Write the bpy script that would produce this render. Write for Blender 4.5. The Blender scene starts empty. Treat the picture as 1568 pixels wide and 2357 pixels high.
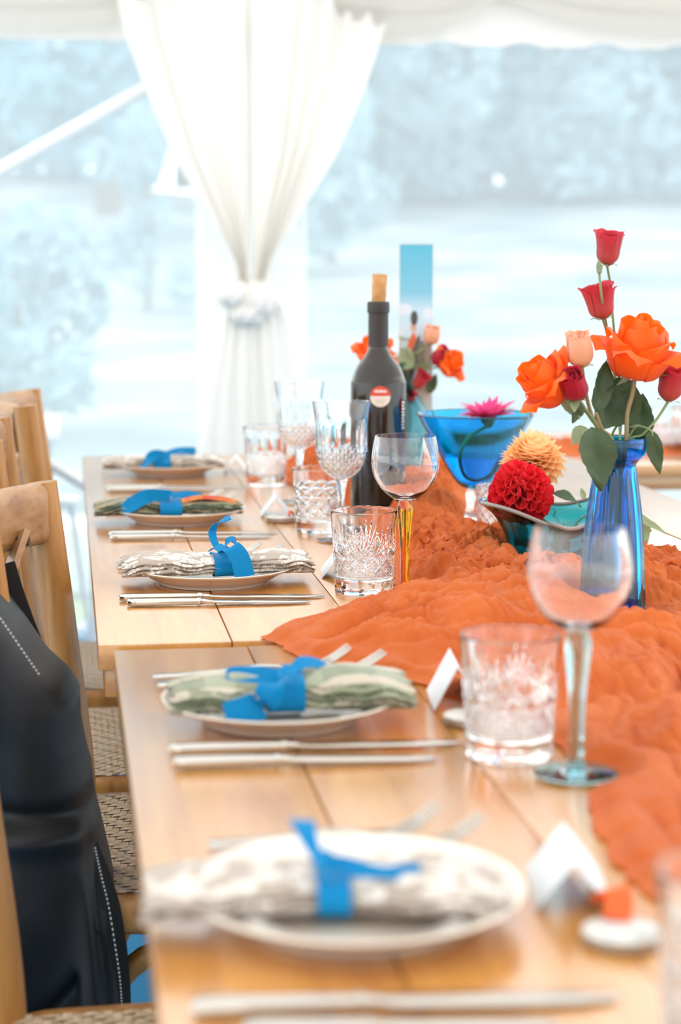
import bpy, bmesh, math, random
import numpy as np
from mathutils import Vector, Matrix, Euler
random.seed(7); RNG = np.random.default_rng(7)
PI = math.pi
sc = bpy.context.scene
col = sc.collection

# ------------------------------------------------------------------ camera, world, exposure
F, CX, CY, ZC = 4400.0, 784.0, 1178.5, 1.13          # focal length in photo pixels, eye height
PITCH = math.atan((1178.5 - 600) / F)
YAW = math.atan(634 * math.cos(PITCH) / F)
cam = bpy.data.cameras.new('camera'); cam_o = bpy.data.objects.new('camera', cam); col.objects.link(cam_o)
cam.sensor_fit = 'HORIZONTAL'; cam.sensor_width = 24.0; cam.lens = F / 1568 * 24.0
cam.clip_start = .05; cam.clip_end = 500
cam_o.location = (0, 0, ZC); cam_o.rotation_euler = (PI / 2 - PITCH, 0, -YAW)
cam.dof.use_dof = True; cam.dof.focus_distance = 2.2; cam.dof.aperture_fstop = 4.3; cam.dof.aperture_blades = 0
sc.camera = cam_o
w = bpy.data.worlds.new('world'); sc.world = w; w.use_nodes = True
bg = w.node_tree.nodes['Background']; bg.inputs[0].default_value = (.97, .98, 1.0, 1); bg.inputs[1].default_value = 2.0
sc.view_settings.view_transform = 'Standard'; sc.view_settings.look = 'None'
sc.view_settings.exposure = 0.55; sc.view_settings.gamma = 1.0; sc.view_settings.use_curve_mapping = False
sc.cycles.max_bounces = 14; sc.cycles.transmission_bounces = 12; sc.cycles.transparent_max_bounces = 14
sc.cycles.diffuse_bounces = 5; sc.cycles.glossy_bounces = 5; sc.cycles.sample_clamp_indirect = 6.0
sc.cycles.use_denoising = True

_fw = np.array([math.sin(YAW) * math.cos(PITCH), math.cos(YAW) * math.cos(PITCH), -math.sin(PITCH)])
_rt = np.array([math.cos(YAW), -math.sin(YAW), 0]); _up = np.cross(_rt, _fw)
def _ray(px, py): return _fw + _rt * (px - CX) / F - _up * (py - CY) / F
def on(px, py, z=.75):                       # photo pixel -> point of the level plane z
    d = _ray(px, py); t = (z - ZC) / d[2]; return Vector((d[0] * t, d[1] * t, z))
def at(px, py, Y):                           # photo pixel -> point at distance Y down the table
    d = _ray(px, py); t = Y / d[1]; return Vector((d[0] * t, Y, ZC + d[2] * t))

# ------------------------------------------------------------------ noise
_perm = RNG.permutation(512); _gr = RNG.random(512) * 2 * PI
def perlin(x, y):
    x = np.asarray(x, float); y = np.asarray(y, float)
    xi = np.floor(x).astype(int); yi = np.floor(y).astype(int); xf = x - xi; yf = y - yi
    def g(ix, iy, fx, fy):
        a = _gr[_perm[(ix + _perm[iy & 511]) & 511]]; return np.cos(a) * fx + np.sin(a) * fy
    u = xf ** 3 * (xf * (xf * 6 - 15) + 10); v = yf ** 3 * (yf * (yf * 6 - 15) + 10)
    a = g(xi, yi, xf, yf) * (1 - u) + g(xi + 1, yi, xf - 1, yf) * u
    b = g(xi, yi + 1, xf, yf - 1) * (1 - u) + g(xi + 1, yi + 1, xf - 1, yf - 1) * u
    return (a * (1 - v) + b * v) * 1.5
def sstep(a, b, x):
    t = np.clip((np.asarray(x, float) - a) / (b - a), 0, 1); return t * t * (3 - 2 * t)

# ------------------------------------------------------------------ object helpers
def tag(o, label=None, cat=None, group=None, kind=None):
    for k, v in (('label', label), ('category', cat), ('group', group), ('kind', kind)):
        if v: o[k] = v
    return o
def empty(name, loc=(0, 0, 0), rot=(0, 0, 0)):
    o = bpy.data.objects.new(name, None); col.objects.link(o); o.empty_display_size = .02
    o.location = loc; o.rotation_euler = rot; return o
def link(name, me, mat=None, parent=None, loc=None, rot=None, scale=None):
    o = bpy.data.objects.new(name, me); col.objects.link(o)
    if mat is not None and not me.materials: me.materials.append(mat)
    if parent is not None: o.parent = parent
    if loc is not None: o.location = loc
    if rot is not None: o.rotation_euler = rot
    if scale is not None: o.scale = scale
    return o
def build(V, Fc, smooth=True, uv=None, sharp=None):
    me = bpy.data.meshes.new('m')
    V = np.asarray(V, float).reshape(-1, 3)
    if isinstance(Fc, np.ndarray):
        n, k = Fc.shape
        me.vertices.add(len(V)); me.vertices.foreach_set('co', V.ravel())
        me.loops.add(n * k); me.loops.foreach_set('vertex_index', Fc.ravel().astype(np.int32))
        me.polygons.add(n); me.polygons.foreach_set('loop_start', (np.arange(n) * k).astype(np.int32))
        me.update(calc_edges=True)
    else:
        me.from_pydata(V.tolist(), [], [tuple(int(i) for i in f) for f in Fc])
    if uv is not None:
        lay = me.uv_layers.new(name='UVMap'); idx = np.empty(len(me.loops), np.int32)
        me.loops.foreach_get('vertex_index', idx); lay.data.foreach_set('uv', np.asarray(uv, float)[idx].ravel())
    if smooth:
        me.shade_smooth()
        if sharp: me.set_sharp_from_angle(angle=math.radians(sharp))
    me.validate(); return me
def gridfaces(n, m, cu=False, cv=False):
    i = np.arange(n if cu else n - 1)[:, None]; j = np.arange(m if cv else m - 1)[None, :]
    i2 = (i + 1) % n; j2 = (j + 1) % m
    f = np.stack([i * m + j + 0 * i, i2 * m + j, i2 * m + j2, i * m + j2 + 0 * i], -1); return f.reshape(-1, 4)
def gridmesh(P, cu=False, cv=False, caps=False, uv=None, sharp=None):
    n, m = P.shape[:2]; f = gridfaces(n, m, cu, cv)
    if caps:
        f = [tuple(q) for q in f]; f.append(tuple(range(m))[::-1] if cv else ()); f.append(tuple((n - 1) * m + k for k in range(m)))
        f = [q for q in f if q]
    return build(P.reshape(-1, 3), f, uv=None if uv is None else uv.reshape(-1, 2), sharp=sharp)
def crom(pts, k=8):                              # Catmull-Rom through points
    P = np.asarray(pts, float); Q = np.vstack([2 * P[0] - P[1], P, 2 * P[-1] - P[-2]]); out = []
    for i in range(1, len(Q) - 2):
        for t in np.linspace(0, 1, k, endpoint=False):
            a, b, c, d = Q[i - 1], Q[i], Q[i + 1], Q[i + 2]
            out.append(.5 * (2 * b + (c - a) * t + (2 * a - 5 * b + 4 * c - d) * t * t + (3 * b - a - 3 * c + d) * t ** 3))
    out.append(P[-1]); return np.array(out)
def lathe(prof, n=64, disp=None, sharp=50):      # closed outline of (r, z): a solid of revolution
    prof = np.asarray(prof, float); th = np.linspace(0, 2 * PI, n, endpoint=False)
    R = np.repeat(prof[:, 0][:, None], n, 1); Z = np.repeat(prof[:, 1][:, None], n, 1); T = np.repeat(th[None], len(prof), 0)
    if disp is not None: R = R - disp(T, Z, R)
    P = np.stack([R * np.cos(T), R * np.sin(T), Z], -1)
    m = len(prof); f = gridfaces(m, n, False, True)
    me = build(P.reshape(-1, 3), f[:, ::-1].copy(), sharp=sharp)
    bm = bmesh.new(); bm.from_mesh(me); bmesh.ops.remove_doubles(bm, verts=bm.verts, dist=1e-6)
    bmesh.ops.recalc_face_normals(bm, faces=bm.faces); bm.to_mesh(me); bm.free()
    if sharp: me.set_sharp_from_angle(angle=math.radians(sharp))
    return me
def frames(P):
    P = np.asarray(P, float); T = np.gradient(P, axis=0); T /= np.linalg.norm(T, axis=1)[:, None] + 1e-12
    a = np.array([0, 0, 1.0]) if abs(T[0][2]) < .9 else np.array([1.0, 0, 0])
    N = []; n = a - T[0] * a.dot(T[0]); n /= np.linalg.norm(n)
    for t in T:
        n = n - t * n.dot(t); n /= np.linalg.norm(n) + 1e-12; N.append(n)
    N = np.array(N); return T, N, np.cross(T, N)
def tube(pts, rad, n=10, k=0, flat=1.0):
    if k: 
        rad = np.interp(np.linspace(0, 1, (len(pts) - 1) * k + 1), np.linspace(0, 1, len(pts)), np.broadcast_to(rad, len(pts))); pts = crom(pts, k)
    P = np.asarray(pts, float); rad = np.broadcast_to(rad, len(P)); T, N, B = frames(P)
    th = np.linspace(0, 2 * PI, n, endpoint=False)
    G = P[:, None] + rad[:, None, None] * (np.cos(th)[None, :, None] * N[:, None] + flat * np.sin(th)[None, :, None] * B[:, None])
    return gridmesh(G, cv=True, caps=True, sharp=60)
def sweep(pts, sect, closed=False, upv=(0, 0, 1)):   # cross-section (a across, b along up) carried along a level path
    P = np.asarray(pts, float); n = len(P)
    T = (np.roll(P, -1, 0) - np.roll(P, 1, 0)) if closed else np.gradient(P, axis=0)
    T /= np.linalg.norm(T, axis=1)[:, None]; U = np.array(upv, float)[None] - T * (T @ np.array(upv, float))[:, None]
    U /= np.linalg.norm(U, axis=1)[:, None]; S = np.cross(T, U)
    S_ = np.asarray(sect, float)
    if S_.ndim == 2: S_ = np.repeat(S_[None], n, 0)
    G = P[:, None] + S_[:, :, 0, None] * S[:, None] + S_[:, :, 1, None] * U[:, None]
    me = gridmesh(G, cu=closed, cv=True, caps=not closed, sharp=45)
    bm = bmesh.new(); bm.from_mesh(me); bmesh.ops.recalc_face_normals(bm, faces=bm.faces); bm.to_mesh(me); bm.free(); return me
def rrect(wd, ht, r, k=4):                       # rounded rectangle outline
    out = []
    for cx_, cy_, a0 in ((1, 1, 0), (-1, 1, 90), (-1, -1, 180), (1, -1, 270)):
        for a in np.linspace(a0, a0 + 90, k):
            out.append((cx_ * (wd / 2 - r) + r * math.cos(math.radians(a)), cy_ * (ht / 2 - r) + r * math.sin(math.radians(a))))
    return np.array(out)
def loftx(st, r=.3, k=3):                        # stations (x, width_y, height_z, zc[, yc]) -> rounded bar along x
    G = []
    for s in st:
        x, wy, hz, zc = s[:4]; yc = s[4] if len(s) > 4 else 0
        q = rrect(wy, hz, min(wy, hz) * r, k); G.append(np.c_[np.full(len(q), x), q[:, 0] + yc, q[:, 1] + zc])
    me = gridmesh(np.array(G), cv=True, caps=True, sharp=50)
    bm = bmesh.new(); bm.from_mesh(me); bmesh.ops.recalc_face_normals(bm, faces=bm.faces); bm.to_mesh(me); bm.free(); return me
def box(sx, sy, sz, bev=.002, c=(0, 0, 0), seg=2):
    bm = bmesh.new(); bmesh.ops.create_cube(bm, size=1)
    for v in bm.verts: v.co = Vector((v.co.x * sx + c[0], v.co.y * sy + c[1], v.co.z * sz + c[2]))
    if bev: bmesh.ops.bevel(bm, geom=bm.edges[:], offset=bev, segments=seg, affect='EDGES', profile=.6)
    me = bpy.data.meshes.new('m'); bm.to_mesh(me); bm.free(); me.shade_smooth(); me.set_sharp_from_angle(angle=math.radians(40)); return me
def strip(pts, width, acr, th=.0006, k=8, taper=None):     # a ribbon along pts; acr = across-direction(s)
    P = crom(pts, k) if k else np.asarray(pts, float); n = len(P)
    A = np.asarray(acr, float)
    if A.ndim == 1: A = np.repeat(A[None], n, 0)
    else: A = np.stack([np.interp(np.linspace(0, 1, n), np.linspace(0, 1, len(A)), A[:, c]) for c in range(3)], 1)
    T = np.gradient(P, axis=0); T /= np.linalg.norm(T, axis=1)[:, None] + 1e-12
    A = A - T * (A * T).sum(1)[:, None]; A /= np.linalg.norm(A, axis=1)[:, None] + 1e-12; N = np.cross(T, A)
    W = np.broadcast_to(width, n) if np.ndim(width) == 0 or len(width) == n else np.interp(np.linspace(0, 1, n), np.linspace(0, 1, len(width)), width)
    us = np.linspace(-.5, .5, 5); G = []
    for u in us: G.append(P + A * (W * u)[:, None] + N * th)
    for u in us[::-1]: G.append(P + A * (W * u)[:, None] - N * th)
    return gridmesh(np.stack(G, 1), cv=True, caps=True, sharp=60)
def at_local(root, v): return tuple(Vector(v) - root.location)

# ------------------------------------------------------------------ materials
def mat(name, color=(.8, .8, .8), rough=.5, metal=0, trans=0, ior=1.45, coat=0, spec=.5, sheen=0, sss=0, transl=0, alpha=None):
    m = bpy.data.materials.new(name); m.use_nodes = True; nt = m.node_tree; b = nt.nodes['Principled BSDF']
    b.inputs['Base Color'].default_value = (*color, 1); b.inputs['Roughness'].default_value = rough; b.inputs['Metallic'].default_value = metal
    b.inputs['Transmission Weight'].default_value = trans; b.inputs['IOR'].default_value = ior; b.inputs['Coat Weight'].default_value = coat
    b.inputs['Specular IOR Level'].default_value = spec; b.inputs['Sheen Weight'].default_value = sheen
    if sss: b.inputs['Subsurface Weight'].default_value = sss; b.inputs['Subsurface Radius'].default_value = (.01, .004, .002)
    if transl:
        t = nt.nodes.new('ShaderNodeBsdfTranslucent'); t.inputs[0].default_value = (*color, 1); t.name = 'Transl'
        x = nt.nodes.new('ShaderNodeMixShader'); x.inputs[0].default_value = transl
        nt.links.new(b.outputs[0], x.inputs[1]); nt.links.new(t.outputs[0], x.inputs[2]); nt.links.new(x.outputs[0], nt.nodes['Material Output'].inputs[0])
    return m
def N(m, t, **kw):
    n = m.node_tree.nodes.new(t)
    for k, v in kw.items():
        if k.startswith('i_'): 
            key = k[2:]; key = int(key) if key.isdigit() else key.replace('_', ' '); n.inputs[key].default_value = v
        else: setattr(n, k, v)
    return n
def L(m, a, b): m.node_tree.links.new(a, b)
def bs(m): return m.node_tree.nodes['Principled BSDF']
def ramp(m, fac, stops):
    r = N(m, 'ShaderNodeValToRGB'); e = r.color_ramp.elements
    while len(e) < len(stops): e.new(.5)
    for el, (p, c) in zip(e, stops): el.position = p; el.color = (*c, 1)
    L(m, fac, r.inputs[0]); return r.outputs[0]
def setcol(m, out):
    L(m, out, bs(m).inputs['Base Color']); t = m.node_tree.nodes.get('Transl')
    if t: L(m, out, t.inputs[0])
def bump(m, height, strength=.3, dist=.002):
    b = N(m, 'ShaderNodeBump', i_Strength=strength, i_Distance=dist); L(m, height, b.inputs['Height']); L(m, b.outputs[0], bs(m).inputs['Normal'])
    t = m.node_tree.nodes.get('Transl')
    if t: L(m, b.outputs[0], t.inputs['Normal'])
def coords(m, kind='Object', scale=(1, 1, 1), rnd=False):
    tc = N(m, 'ShaderNodeTexCoord'); mp = N(m, 'ShaderNodeMapping'); mp.inputs['Scale'].default_value = scale
    L(m, tc.outputs[kind], mp.inputs[0])
    if rnd:
        oi = N(m, 'ShaderNodeObjectInfo'); mu = N(m, 'ShaderNodeMath', operation='MULTIPLY'); mu.inputs[1].default_value = 37.
        L(m, oi.outputs['Random'], mu.inputs[0]); L(m, mu.outputs[0], mp.inputs['Location'])
    return mp.outputs[0]
def noise(m, vec, scale, detail=4, rough=.55, dist=0):
    n = N(m, 'ShaderNodeTexNoise', i_Scale=scale, i_Detail=detail, i_Roughness=rough, i_Distortion=dist); L(m, vec, n.inputs['Vector']); return n.outputs['Fac']
def math_(m, op, a, b=None):
    n = N(m, 'ShaderNodeMath', operation=op)
    for i, v in enumerate((a, b)):
        if v is None: continue
        if isinstance(v, (int, float)): n.inputs[i].default_value = v
        else: L(m, v, n.inputs[i])
    return n.outputs[0]
def mixc(m, fac, a, b):
    n = N(m, 'ShaderNodeMix', data_type='RGBA')
    for s, v in ((n.inputs[0], fac), (n.inputs[6], a), (n.inputs[7], b)):
        if isinstance(v, (int, float)): s.default_value = v
        elif isinstance(v, tuple): s.default_value = (*v, 1)
        else: L(m, v, s)
    return n.outputs[2]
def wood(name, c0, c1, c2, rough, axis, coat=0, spec=.5, grain=1.0):
    m = mat(name, c1, rough, coat=coat, spec=spec); bs(m).inputs['Coat Roughness'].default_value = .20; bs(m).inputs['Coat IOR'].default_value = 1.5 if coat < .9 else 2.1
    sca = {'x': (2, 26, 26), 'y': (26, 2, 26), 'z': (26, 26, 2)}[axis]
    v = coords(m, 'Object', sca, True); n1 = noise(m, v, grain, 6, .6, 1.2); n2 = noise(m, v, grain * 5, 3, .6)
    a = math_(m, 'ADD', math_(m, 'MULTIPLY', n1, .75), math_(m, 'MULTIPLY', n2, .25))
    setcol(m, ramp(m, a, [(.3, c0), (.5, c1), (.72, c2)])); bump(m, n2, .08, .001)
    return m
M = {}
M['table'] = wood('table_wood', (.44, .160, .016), (.58, .240, .030), (.67, .315, .060), .30, 'y', coat=1.0)
M['table_x'] = wood('table_wood_cross', (.44, .160, .016), (.58, .240, .030), (.67, .315, .060), .30, 'x', coat=1.0)
M['chair'] = wood('chair_wood', (.20, .075, .014), (.40, .175, .038), (.53, .275, .085), .38, 'z', coat=.1)
M['chair_pale'] = wood('chair_rail_wood', (.20, .085, .030), (.38, .195, .082), (.52, .31, .155), .36, 'y', coat=.1)
M['rattan'] = mat('rattan', (.62, .46, .30), .5)
v = coords(M['rattan'], 'Object', (90, 90, 90)); setcol(M['rattan'], ramp(M['rattan'], noise(M['rattan'], v, 1.5, 3), [(.3, (.46, .31, .18)), (.7, (.72, .57, .40))]))
M['plate'] = mat('plate_glaze', (.78, .69, .58), .12, coat=.4)
M['silver'] = mat('silver_plate', (.58, .55, .50), .15, metal=1)
M['glass'] = mat('clear_glass', (1, 1, 1), 0, trans=1, ior=1.5)
M['amber'] = mat('amber_glass', (.97, .44, .035), .02, trans=1, ior=1.5)
M['aqua'] = mat('aqua_glass', (.55, .87, .93), .02, trans=1, ior=1.5)
M['blue'] = mat('cobalt_glass', (.004, .36, .82), .02, trans=1, ior=1.45)
M['azure'] = mat('azure_glass', (.01, .57, .94), .02, trans=1, ior=1.45)
M['teal'] = mat('teal_glass', (.02, .44, .54), .02, trans=1, ior=1.45)
M['cyan'] = mat('cyan_glass', (.18, .80, .93), .03, trans=1, ior=1.45)
M['bottle'] = mat('bottle_glass', (.14, .115, .09), .05, trans=.9, ior=1.5)
M['wine'] = mat('red_wine', (.02, .006, .006), .1)
M['capsule'] = mat('capsule_foil', (.032, .025, .021), .5)
M['water'] = mat('water', (1, 1, 1), 0, trans=1, ior=1.33)
M['white'] = mat('white_card', (.70, .75, .78), .6)
M['ink'] = mat('pale_ink', (.50, .58, .66), .7)
M['black'] = mat('black_metal', (.02, .02, .02), .4)
M['tin_side'] = mat('tin_side', (.45, .44, .43), .3, metal=.8)
M['ribbon'] = mat('blue_ribbon', (.0, .245, .54), .5, transl=.2, spec=.25)
M['leaf'] = mat('leaf', (.075, .13, .05), .45, transl=.25)
m = M['leaf']; v = coords(m, 'Object', (1, 1, 1), True); setcol(m, ramp(m, noise(m, v, 14, 3), [(.3, (.032, .065, .024)), (.7, (.085, .130, .052))]))
M['leaf_pale'] = mat('pale_leaf', (.33, .40, .22), .55, transl=.3)
M['stem'] = mat('stem', (.22, .30, .12), .5)
M['stem_brown'] = mat('brown_stem', (.28, .22, .10), .55)
def petal_mat(name, c0, c1, tr=.35):
    m = mat(name, c1, .5, transl=tr, sheen=.2)
    tc = N(m, 'ShaderNodeTexCoord'); sp = N(m, 'ShaderNodeSeparateXYZ'); L(m, tc.outputs['UV'], sp.inputs[0])
    n = noise(m, coords(m, 'UV', (18, 2, 1)), 1.5, 3)
    a = math_(m, 'ADD', sp.outputs[1], math_(m, 'MULTIPLY', math_(m, 'SUBTRACT', n, .5), .35))
    setcol(m, ramp(m, a, [(.0, c0), (.75, c1)])); return m
M['rose_orange'] = petal_mat('orange_petal', (.88, .13, .004), (1.0, .165, .002), .4)
M['lis_red'] = petal_mat('coral_red_petal', (.55, .10, .06), (.62, .03, .05), .35)
M['lis_crimson'] = petal_mat('crimson_petal', (.36, .008, .015), (.50, .004, .03), .3)
M['peach'] = petal_mat('peach_petal', (.85, .42, .16), (.90, .50, .33), .35)
M['dahlia_red'] = petal_mat('dahlia_red_petal', (.48, .002, .010), (.82, .014, .026), .35)
M['dahlia_peach'] = petal_mat('dahlia_apricot_petal', (.98, .66, .26), (1.0, .70, .36), .5)
M['pink'] = petal_mat('magenta_petal', (.60, .01, .14), (.86, .04, .26), .35)

# cloth of the runner: crinkled open-weave cotton
m = M['runner'] = mat('terracotta_gauze', (.78, .19, .042), .9, sheen=.1, transl=.25)
v = coords(m, 'Object', (1, 1, 1)); nn = noise(m, v, 9, 3)
setcol(m, ramp(m, nn, [(.3, (.61, .118, .015)), (.7, (.73, .180, .038))]))
v2 = coords(m, 'Object', (260, 60, 60)); bump(m, noise(m, v2, 1.0, 4, .7, .6), .7, .0018)

def plain_cloth(name, c, c2, sc_=400):
    m = mat(name, c, .85, sheen=.2); v = coords(m, 'UV', (1, 1, 1)); w_ = N(m, 'ShaderNodeTexNoise', i_Scale=sc_); L(m, v, w_.inputs['Vector'])
    return m
# printed linen: pale leaves, berries and flower heads on taupe (flat print)
def floral(name, base, ink, scale=21.):
    m = mat(name, base, .85, sheen=.2)
    uv = coords(m, 'UV', (1, 1, 1)); wn = N(m, 'ShaderNodeTexNoise', i_Scale=35.); L(m, uv, wn.inputs['Vector'])
    va = N(m, 'ShaderNodeVectorMath', operation='SCALE'); L(m, wn.outputs['Color'], va.inputs[0]); va.inputs['Scale'].default_value = .004
    vb = N(m, 'ShaderNodeVectorMath', operation='ADD'); L(m, uv, vb.inputs[0]); L(m, va.outputs[0], vb.inputs[1]); uv = vb.outputs[0]
    def motif(scale, k, inner, rad, seed):
        mp = N(m, 'ShaderNodeMapping'); mp.inputs['Location'].default_value = (seed, seed * 1.7, 0); L(m, uv, mp.inputs[0])
        vo = N(m, 'ShaderNodeTexVoronoi', voronoi_dimensions='2D', feature='F1', i_Scale=scale, i_Randomness=.75); L(m, mp.outputs[0], vo.inputs['Vector'])
        d = N(m, 'ShaderNodeVectorMath', operation='SUBTRACT'); L(m, mp.outputs[0], d.inputs[0]); L(m, vo.outputs['Position'], d.inputs[1])
        s = N(m, 'ShaderNodeSeparateXYZ'); L(m, d.outputs[0], s.inputs[0]); ang = math_(m, 'ARCTAN2', s.outputs[1], s.outputs[0])
        cr = N(m, 'ShaderNodeSeparateColor'); L(m, vo.outputs['Color'], cr.inputs[0])
        a2 = math_(m, 'ADD', math_(m, 'MULTIPLY', ang, k), math_(m, 'MULTIPLY', cr.outputs[0], 6.28)); pet = math_(m, 'ABSOLUTE', math_(m, 'COSINE', a2))
        r = vo.outputs['Distance']                       # in cell units
        edge = math_(m, 'MULTIPLY', math_(m, 'POWER', pet, inner), rad); return math_(m, 'LESS_THAN', r, edge)
    a = motif(scale, 2.5, .7, .36, .31); b = motif(scale * 1.1, 1.0, 1.8, .46, 1.9); c = motif(scale * 2.4, .0, 1, .20, 4.2)
    f = math_(m, 'MINIMUM', math_(m, 'ADD', math_(m, 'ADD', a, b), c), 1.0)
    vein = math_(m, 'LESS_THAN', math_(m, 'ABSOLUTE', math_(m, 'SUBTRACT', noise(m, uv, 120, 2), .5)), .02)
    f = math_(m, 'MULTIPLY', f, math_(m, 'SUBTRACT', 1.0, vein))
    setcol(m, mixc(m, f, base, ink)); bump(m, noise(m, coords(m, 'UV', (1, 1, 1)), 700, 2), .25, .0006); return m
M['nap_taupe'] = floral('taupe_leaf_linen', (.42, .34, .275), (.76, .70, .62))
M['nap_pale'] = floral('pale_leaf_linen', (.40, .33, .27), (.70, .64, .57), 22.)
def plaid(name, cols, s1, s2):
    m = mat(name, cols[0], .85, sheen=.2); uv = coords(m, 'UV', (1, 1, 1)); sp = N(m, 'ShaderNodeSeparateXYZ'); L(m, uv, sp.inputs[0])
    fx = math_(m, 'FRACT', math_(m, 'MULTIPLY', sp.outputs[0], s1)); fy = math_(m, 'FRACT', math_(m, 'MULTIPLY', sp.outputs[1], s2))
    c = mixc(m, math_(m, 'LESS_THAN', fx, .35), cols[0], cols[1]); c = mixc(m, math_(m, 'MULTIPLY', math_(m, 'LESS_THAN', fy, .3), .7), c, cols[2])
    c = mixc(m, math_(m, 'MULTIPLY', math_(m, 'GREATER_THAN', noise(m, uv, 42, 3), .58), .8), c, cols[3])
    setcol(m, c); bump(m, noise(m, uv, 600, 2), .25, .0006); return m
M['nap_green'] = plaid('sage_check_cotton', ((.22, .24, .15), (.30, .32, .21), (.62, .52, .42), (.16, .19, .11)), 14, 22)
M['nap_mixed'] = plaid('dark_floral_cotton', ((.07, .09, .05), (.13, .15, .07), (.42, .30, .18), (.30, .33, .20)), 18, 25)
m = M['nap_coral'] = mat('coral_print_cotton', (.75, .12, .07), .85); v = coords(m, 'Object', (1, 1, 1))
setcol(m, ramp(m, noise(m, v, 40, 2), [(.4, (.72, .08, .07)), (.62, (.85, .35, .08))]))

m = M['leather'] = mat('black_leather', (.012, .013, .016), 0.5, spec=.4); v = coords(m, 'Object', (1, 1, 1))
setcol(m, ramp(m, noise(m, v, 9, 3), [(.35, (.006, .006, .006)), (.7, (.014, .015, .018))])); bump(m, noise(m, coords(m, 'Object', (1, 1, 1)), 420, 3), .12, .0008)
M['webbing'] = mat('black_webbing', (.012, .010, .009), .85)
M['thread'] = mat('white_thread', (.68, .64, .56), .8)
m = M['carpet'] = mat('blue_carpet', (.02, .20, .42), .95); v = coords(m, 'Object', (1, 1, 1))
setcol(m, ramp(m, noise(m, v, 300, 2), [(.3, (.012, .15, .34)), (.7, (.03, .26, .50))])); bump(m, noise(m, v, 500, 2), .4, .003)
m = M['lining'] = mat('tent_lining', (.88, .85, .80), .8, transl=.62)
m = M['sheer'] = mat('sheer_voile', (.95, .93, .90), .8, transl=.40)
m = M['curtain'] = mat('curtain_voile', (.88, .84, .78), .8, transl=.15)
nt = M['sheer'].node_tree; mx_ = nt.nodes.new('ShaderNodeMixShader'); tp_ = nt.nodes.new('ShaderNodeBsdfTransparent'); out_ = nt.nodes['Material Output']; src_ = out_.inputs[0].links[0].from_socket
mx_.inputs[0].default_value = .45; nt.links.new(src_, mx_.inputs[1]); nt.links.new(tp_.outputs[0], mx_.inputs[2]); nt.links.new(mx_.outputs[0], out_.inputs[0])      # open weave: partly see-through
M['pvc_white'] = mat('white_paint', (.82, .83, .82), .35)
m = M['pane'] = bpy.data.materials.new('clear_pvc'); m.use_nodes = True; nt = m.node_tree; nt.nodes.remove(nt.nodes['Principled BSDF'])
tr = N(m, 'ShaderNodeBsdfTransparent'); tr.inputs[0].default_value = (.93, .98, 1, 1); tl = N(m, 'ShaderNodeBsdfTranslucent'); tl.inputs[0].default_value = (.87, .96, 1, 1)
mx = N(m, 'ShaderNodeMixShader'); mx.inputs[0].default_value = .41; L(m, tr.outputs[0], mx.inputs[1]); L(m, tl.outputs[0], mx.inputs[2]); L(m, mx.outputs[0], nt.nodes['Material Output'].inputs[0])
m = M['meadow'] = mat('meadow_grass', (.5, .5, .4), .9); v = coords(m, 'Object', (1, 1, 1))
setcol(m, ramp(m, noise(m, v, .45, 5), [(.35, (.09, .15, .17)), (.52, (.22, .26, .26)), (.70, (.40, .41, .38))]))
m = M['lawn'] = mat('lawn', (.16, .26, .07), .9); setcol(m, ramp(m, noise(m, coords(m, 'Object', (1, 1, 1)), 30, 4), [(.3, (.10, .19, .04)), (.7, (.24, .34, .10))]))
M['foliage'] = mat('blue_green_foliage', (.19, .40, .48), .7, transl=.35)
M['foliage_grey'] = mat('grey_green_foliage', (.30, .45, .51), .7, transl=.35)
M['bark'] = mat('bark', (.16, .13, .11), .9)
M['sideboard'] = wood('sideboard_wood', (.24, .13, .08), (.34, .20, .12), (.42, .27, .18), .5, 'x')

# ------------------------------------------------------------------ the setting: floor, marquee, ground, trees
WY = 5.66                                                   # back wall of the marquee
fl = link('floor', box(9, 9.6, .02, 0, (0, 0, 0)), M['carpet'], loc=(.5, .87, -.01)); tag(fl, 'blue carpet of the marquee floor', kind='structure')
def plane_grid(x0, x1, y0, y1, nx, ny, zf):
    X, Y = np.meshgrid(np.linspace(x0, x1, nx), np.linspace(y0, y1, ny), indexing='ij'); return gridmesh(np.stack([X, Y, zf(X, Y)], -1))
g = link('ground', plane_grid(-40, 40, 5.67, 70, 90, 70, lambda X, Y: -.03 + .0026 * np.clip(Y - 9, 0, 34) ** 2 * (1 + .25 * perlin(X * .1, Y * .06)) - .0 * X), M['meadow']); tag(g, 'pale meadow rising behind the marquee', kind='structure')
gl = link('lawn_strip', box(16, .7, .04, .01), M['lawn'], loc=(1, 6.03, -.02)); tag(gl, 'strip of green lawn along the foot of the clear wall', kind='structure')
# roof lining: a peaked translucent sheet, gently billowed
def roofz(X, Y): return 2.02 + 1.15 * (1 - np.abs(Y - .9) / 4.8) + .02 * np.sin(X * 9) * np.sin(Y * 2)
c = link('ceiling', plane_grid(-4, 5, -3.9, 5.64, 120, 60, roofz), M['lining']); tag(c, 'cream fabric roof lining of the marquee', kind='structure')
X, Z = np.meshgrid(np.linspace(-4, 5, 160), np.linspace(0, 2.2, 20), indexing='ij')
o = link('wall_light_block', gridmesh(np.stack([X, -3.85 + .03 * np.sin(X * 14), Z], -1)), M['lining']); tag(o, 'unseen cream fabric wall added behind the camera to cut front light', kind='structure')  # out of view, added to darken fill and reflections from the camera side
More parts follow.
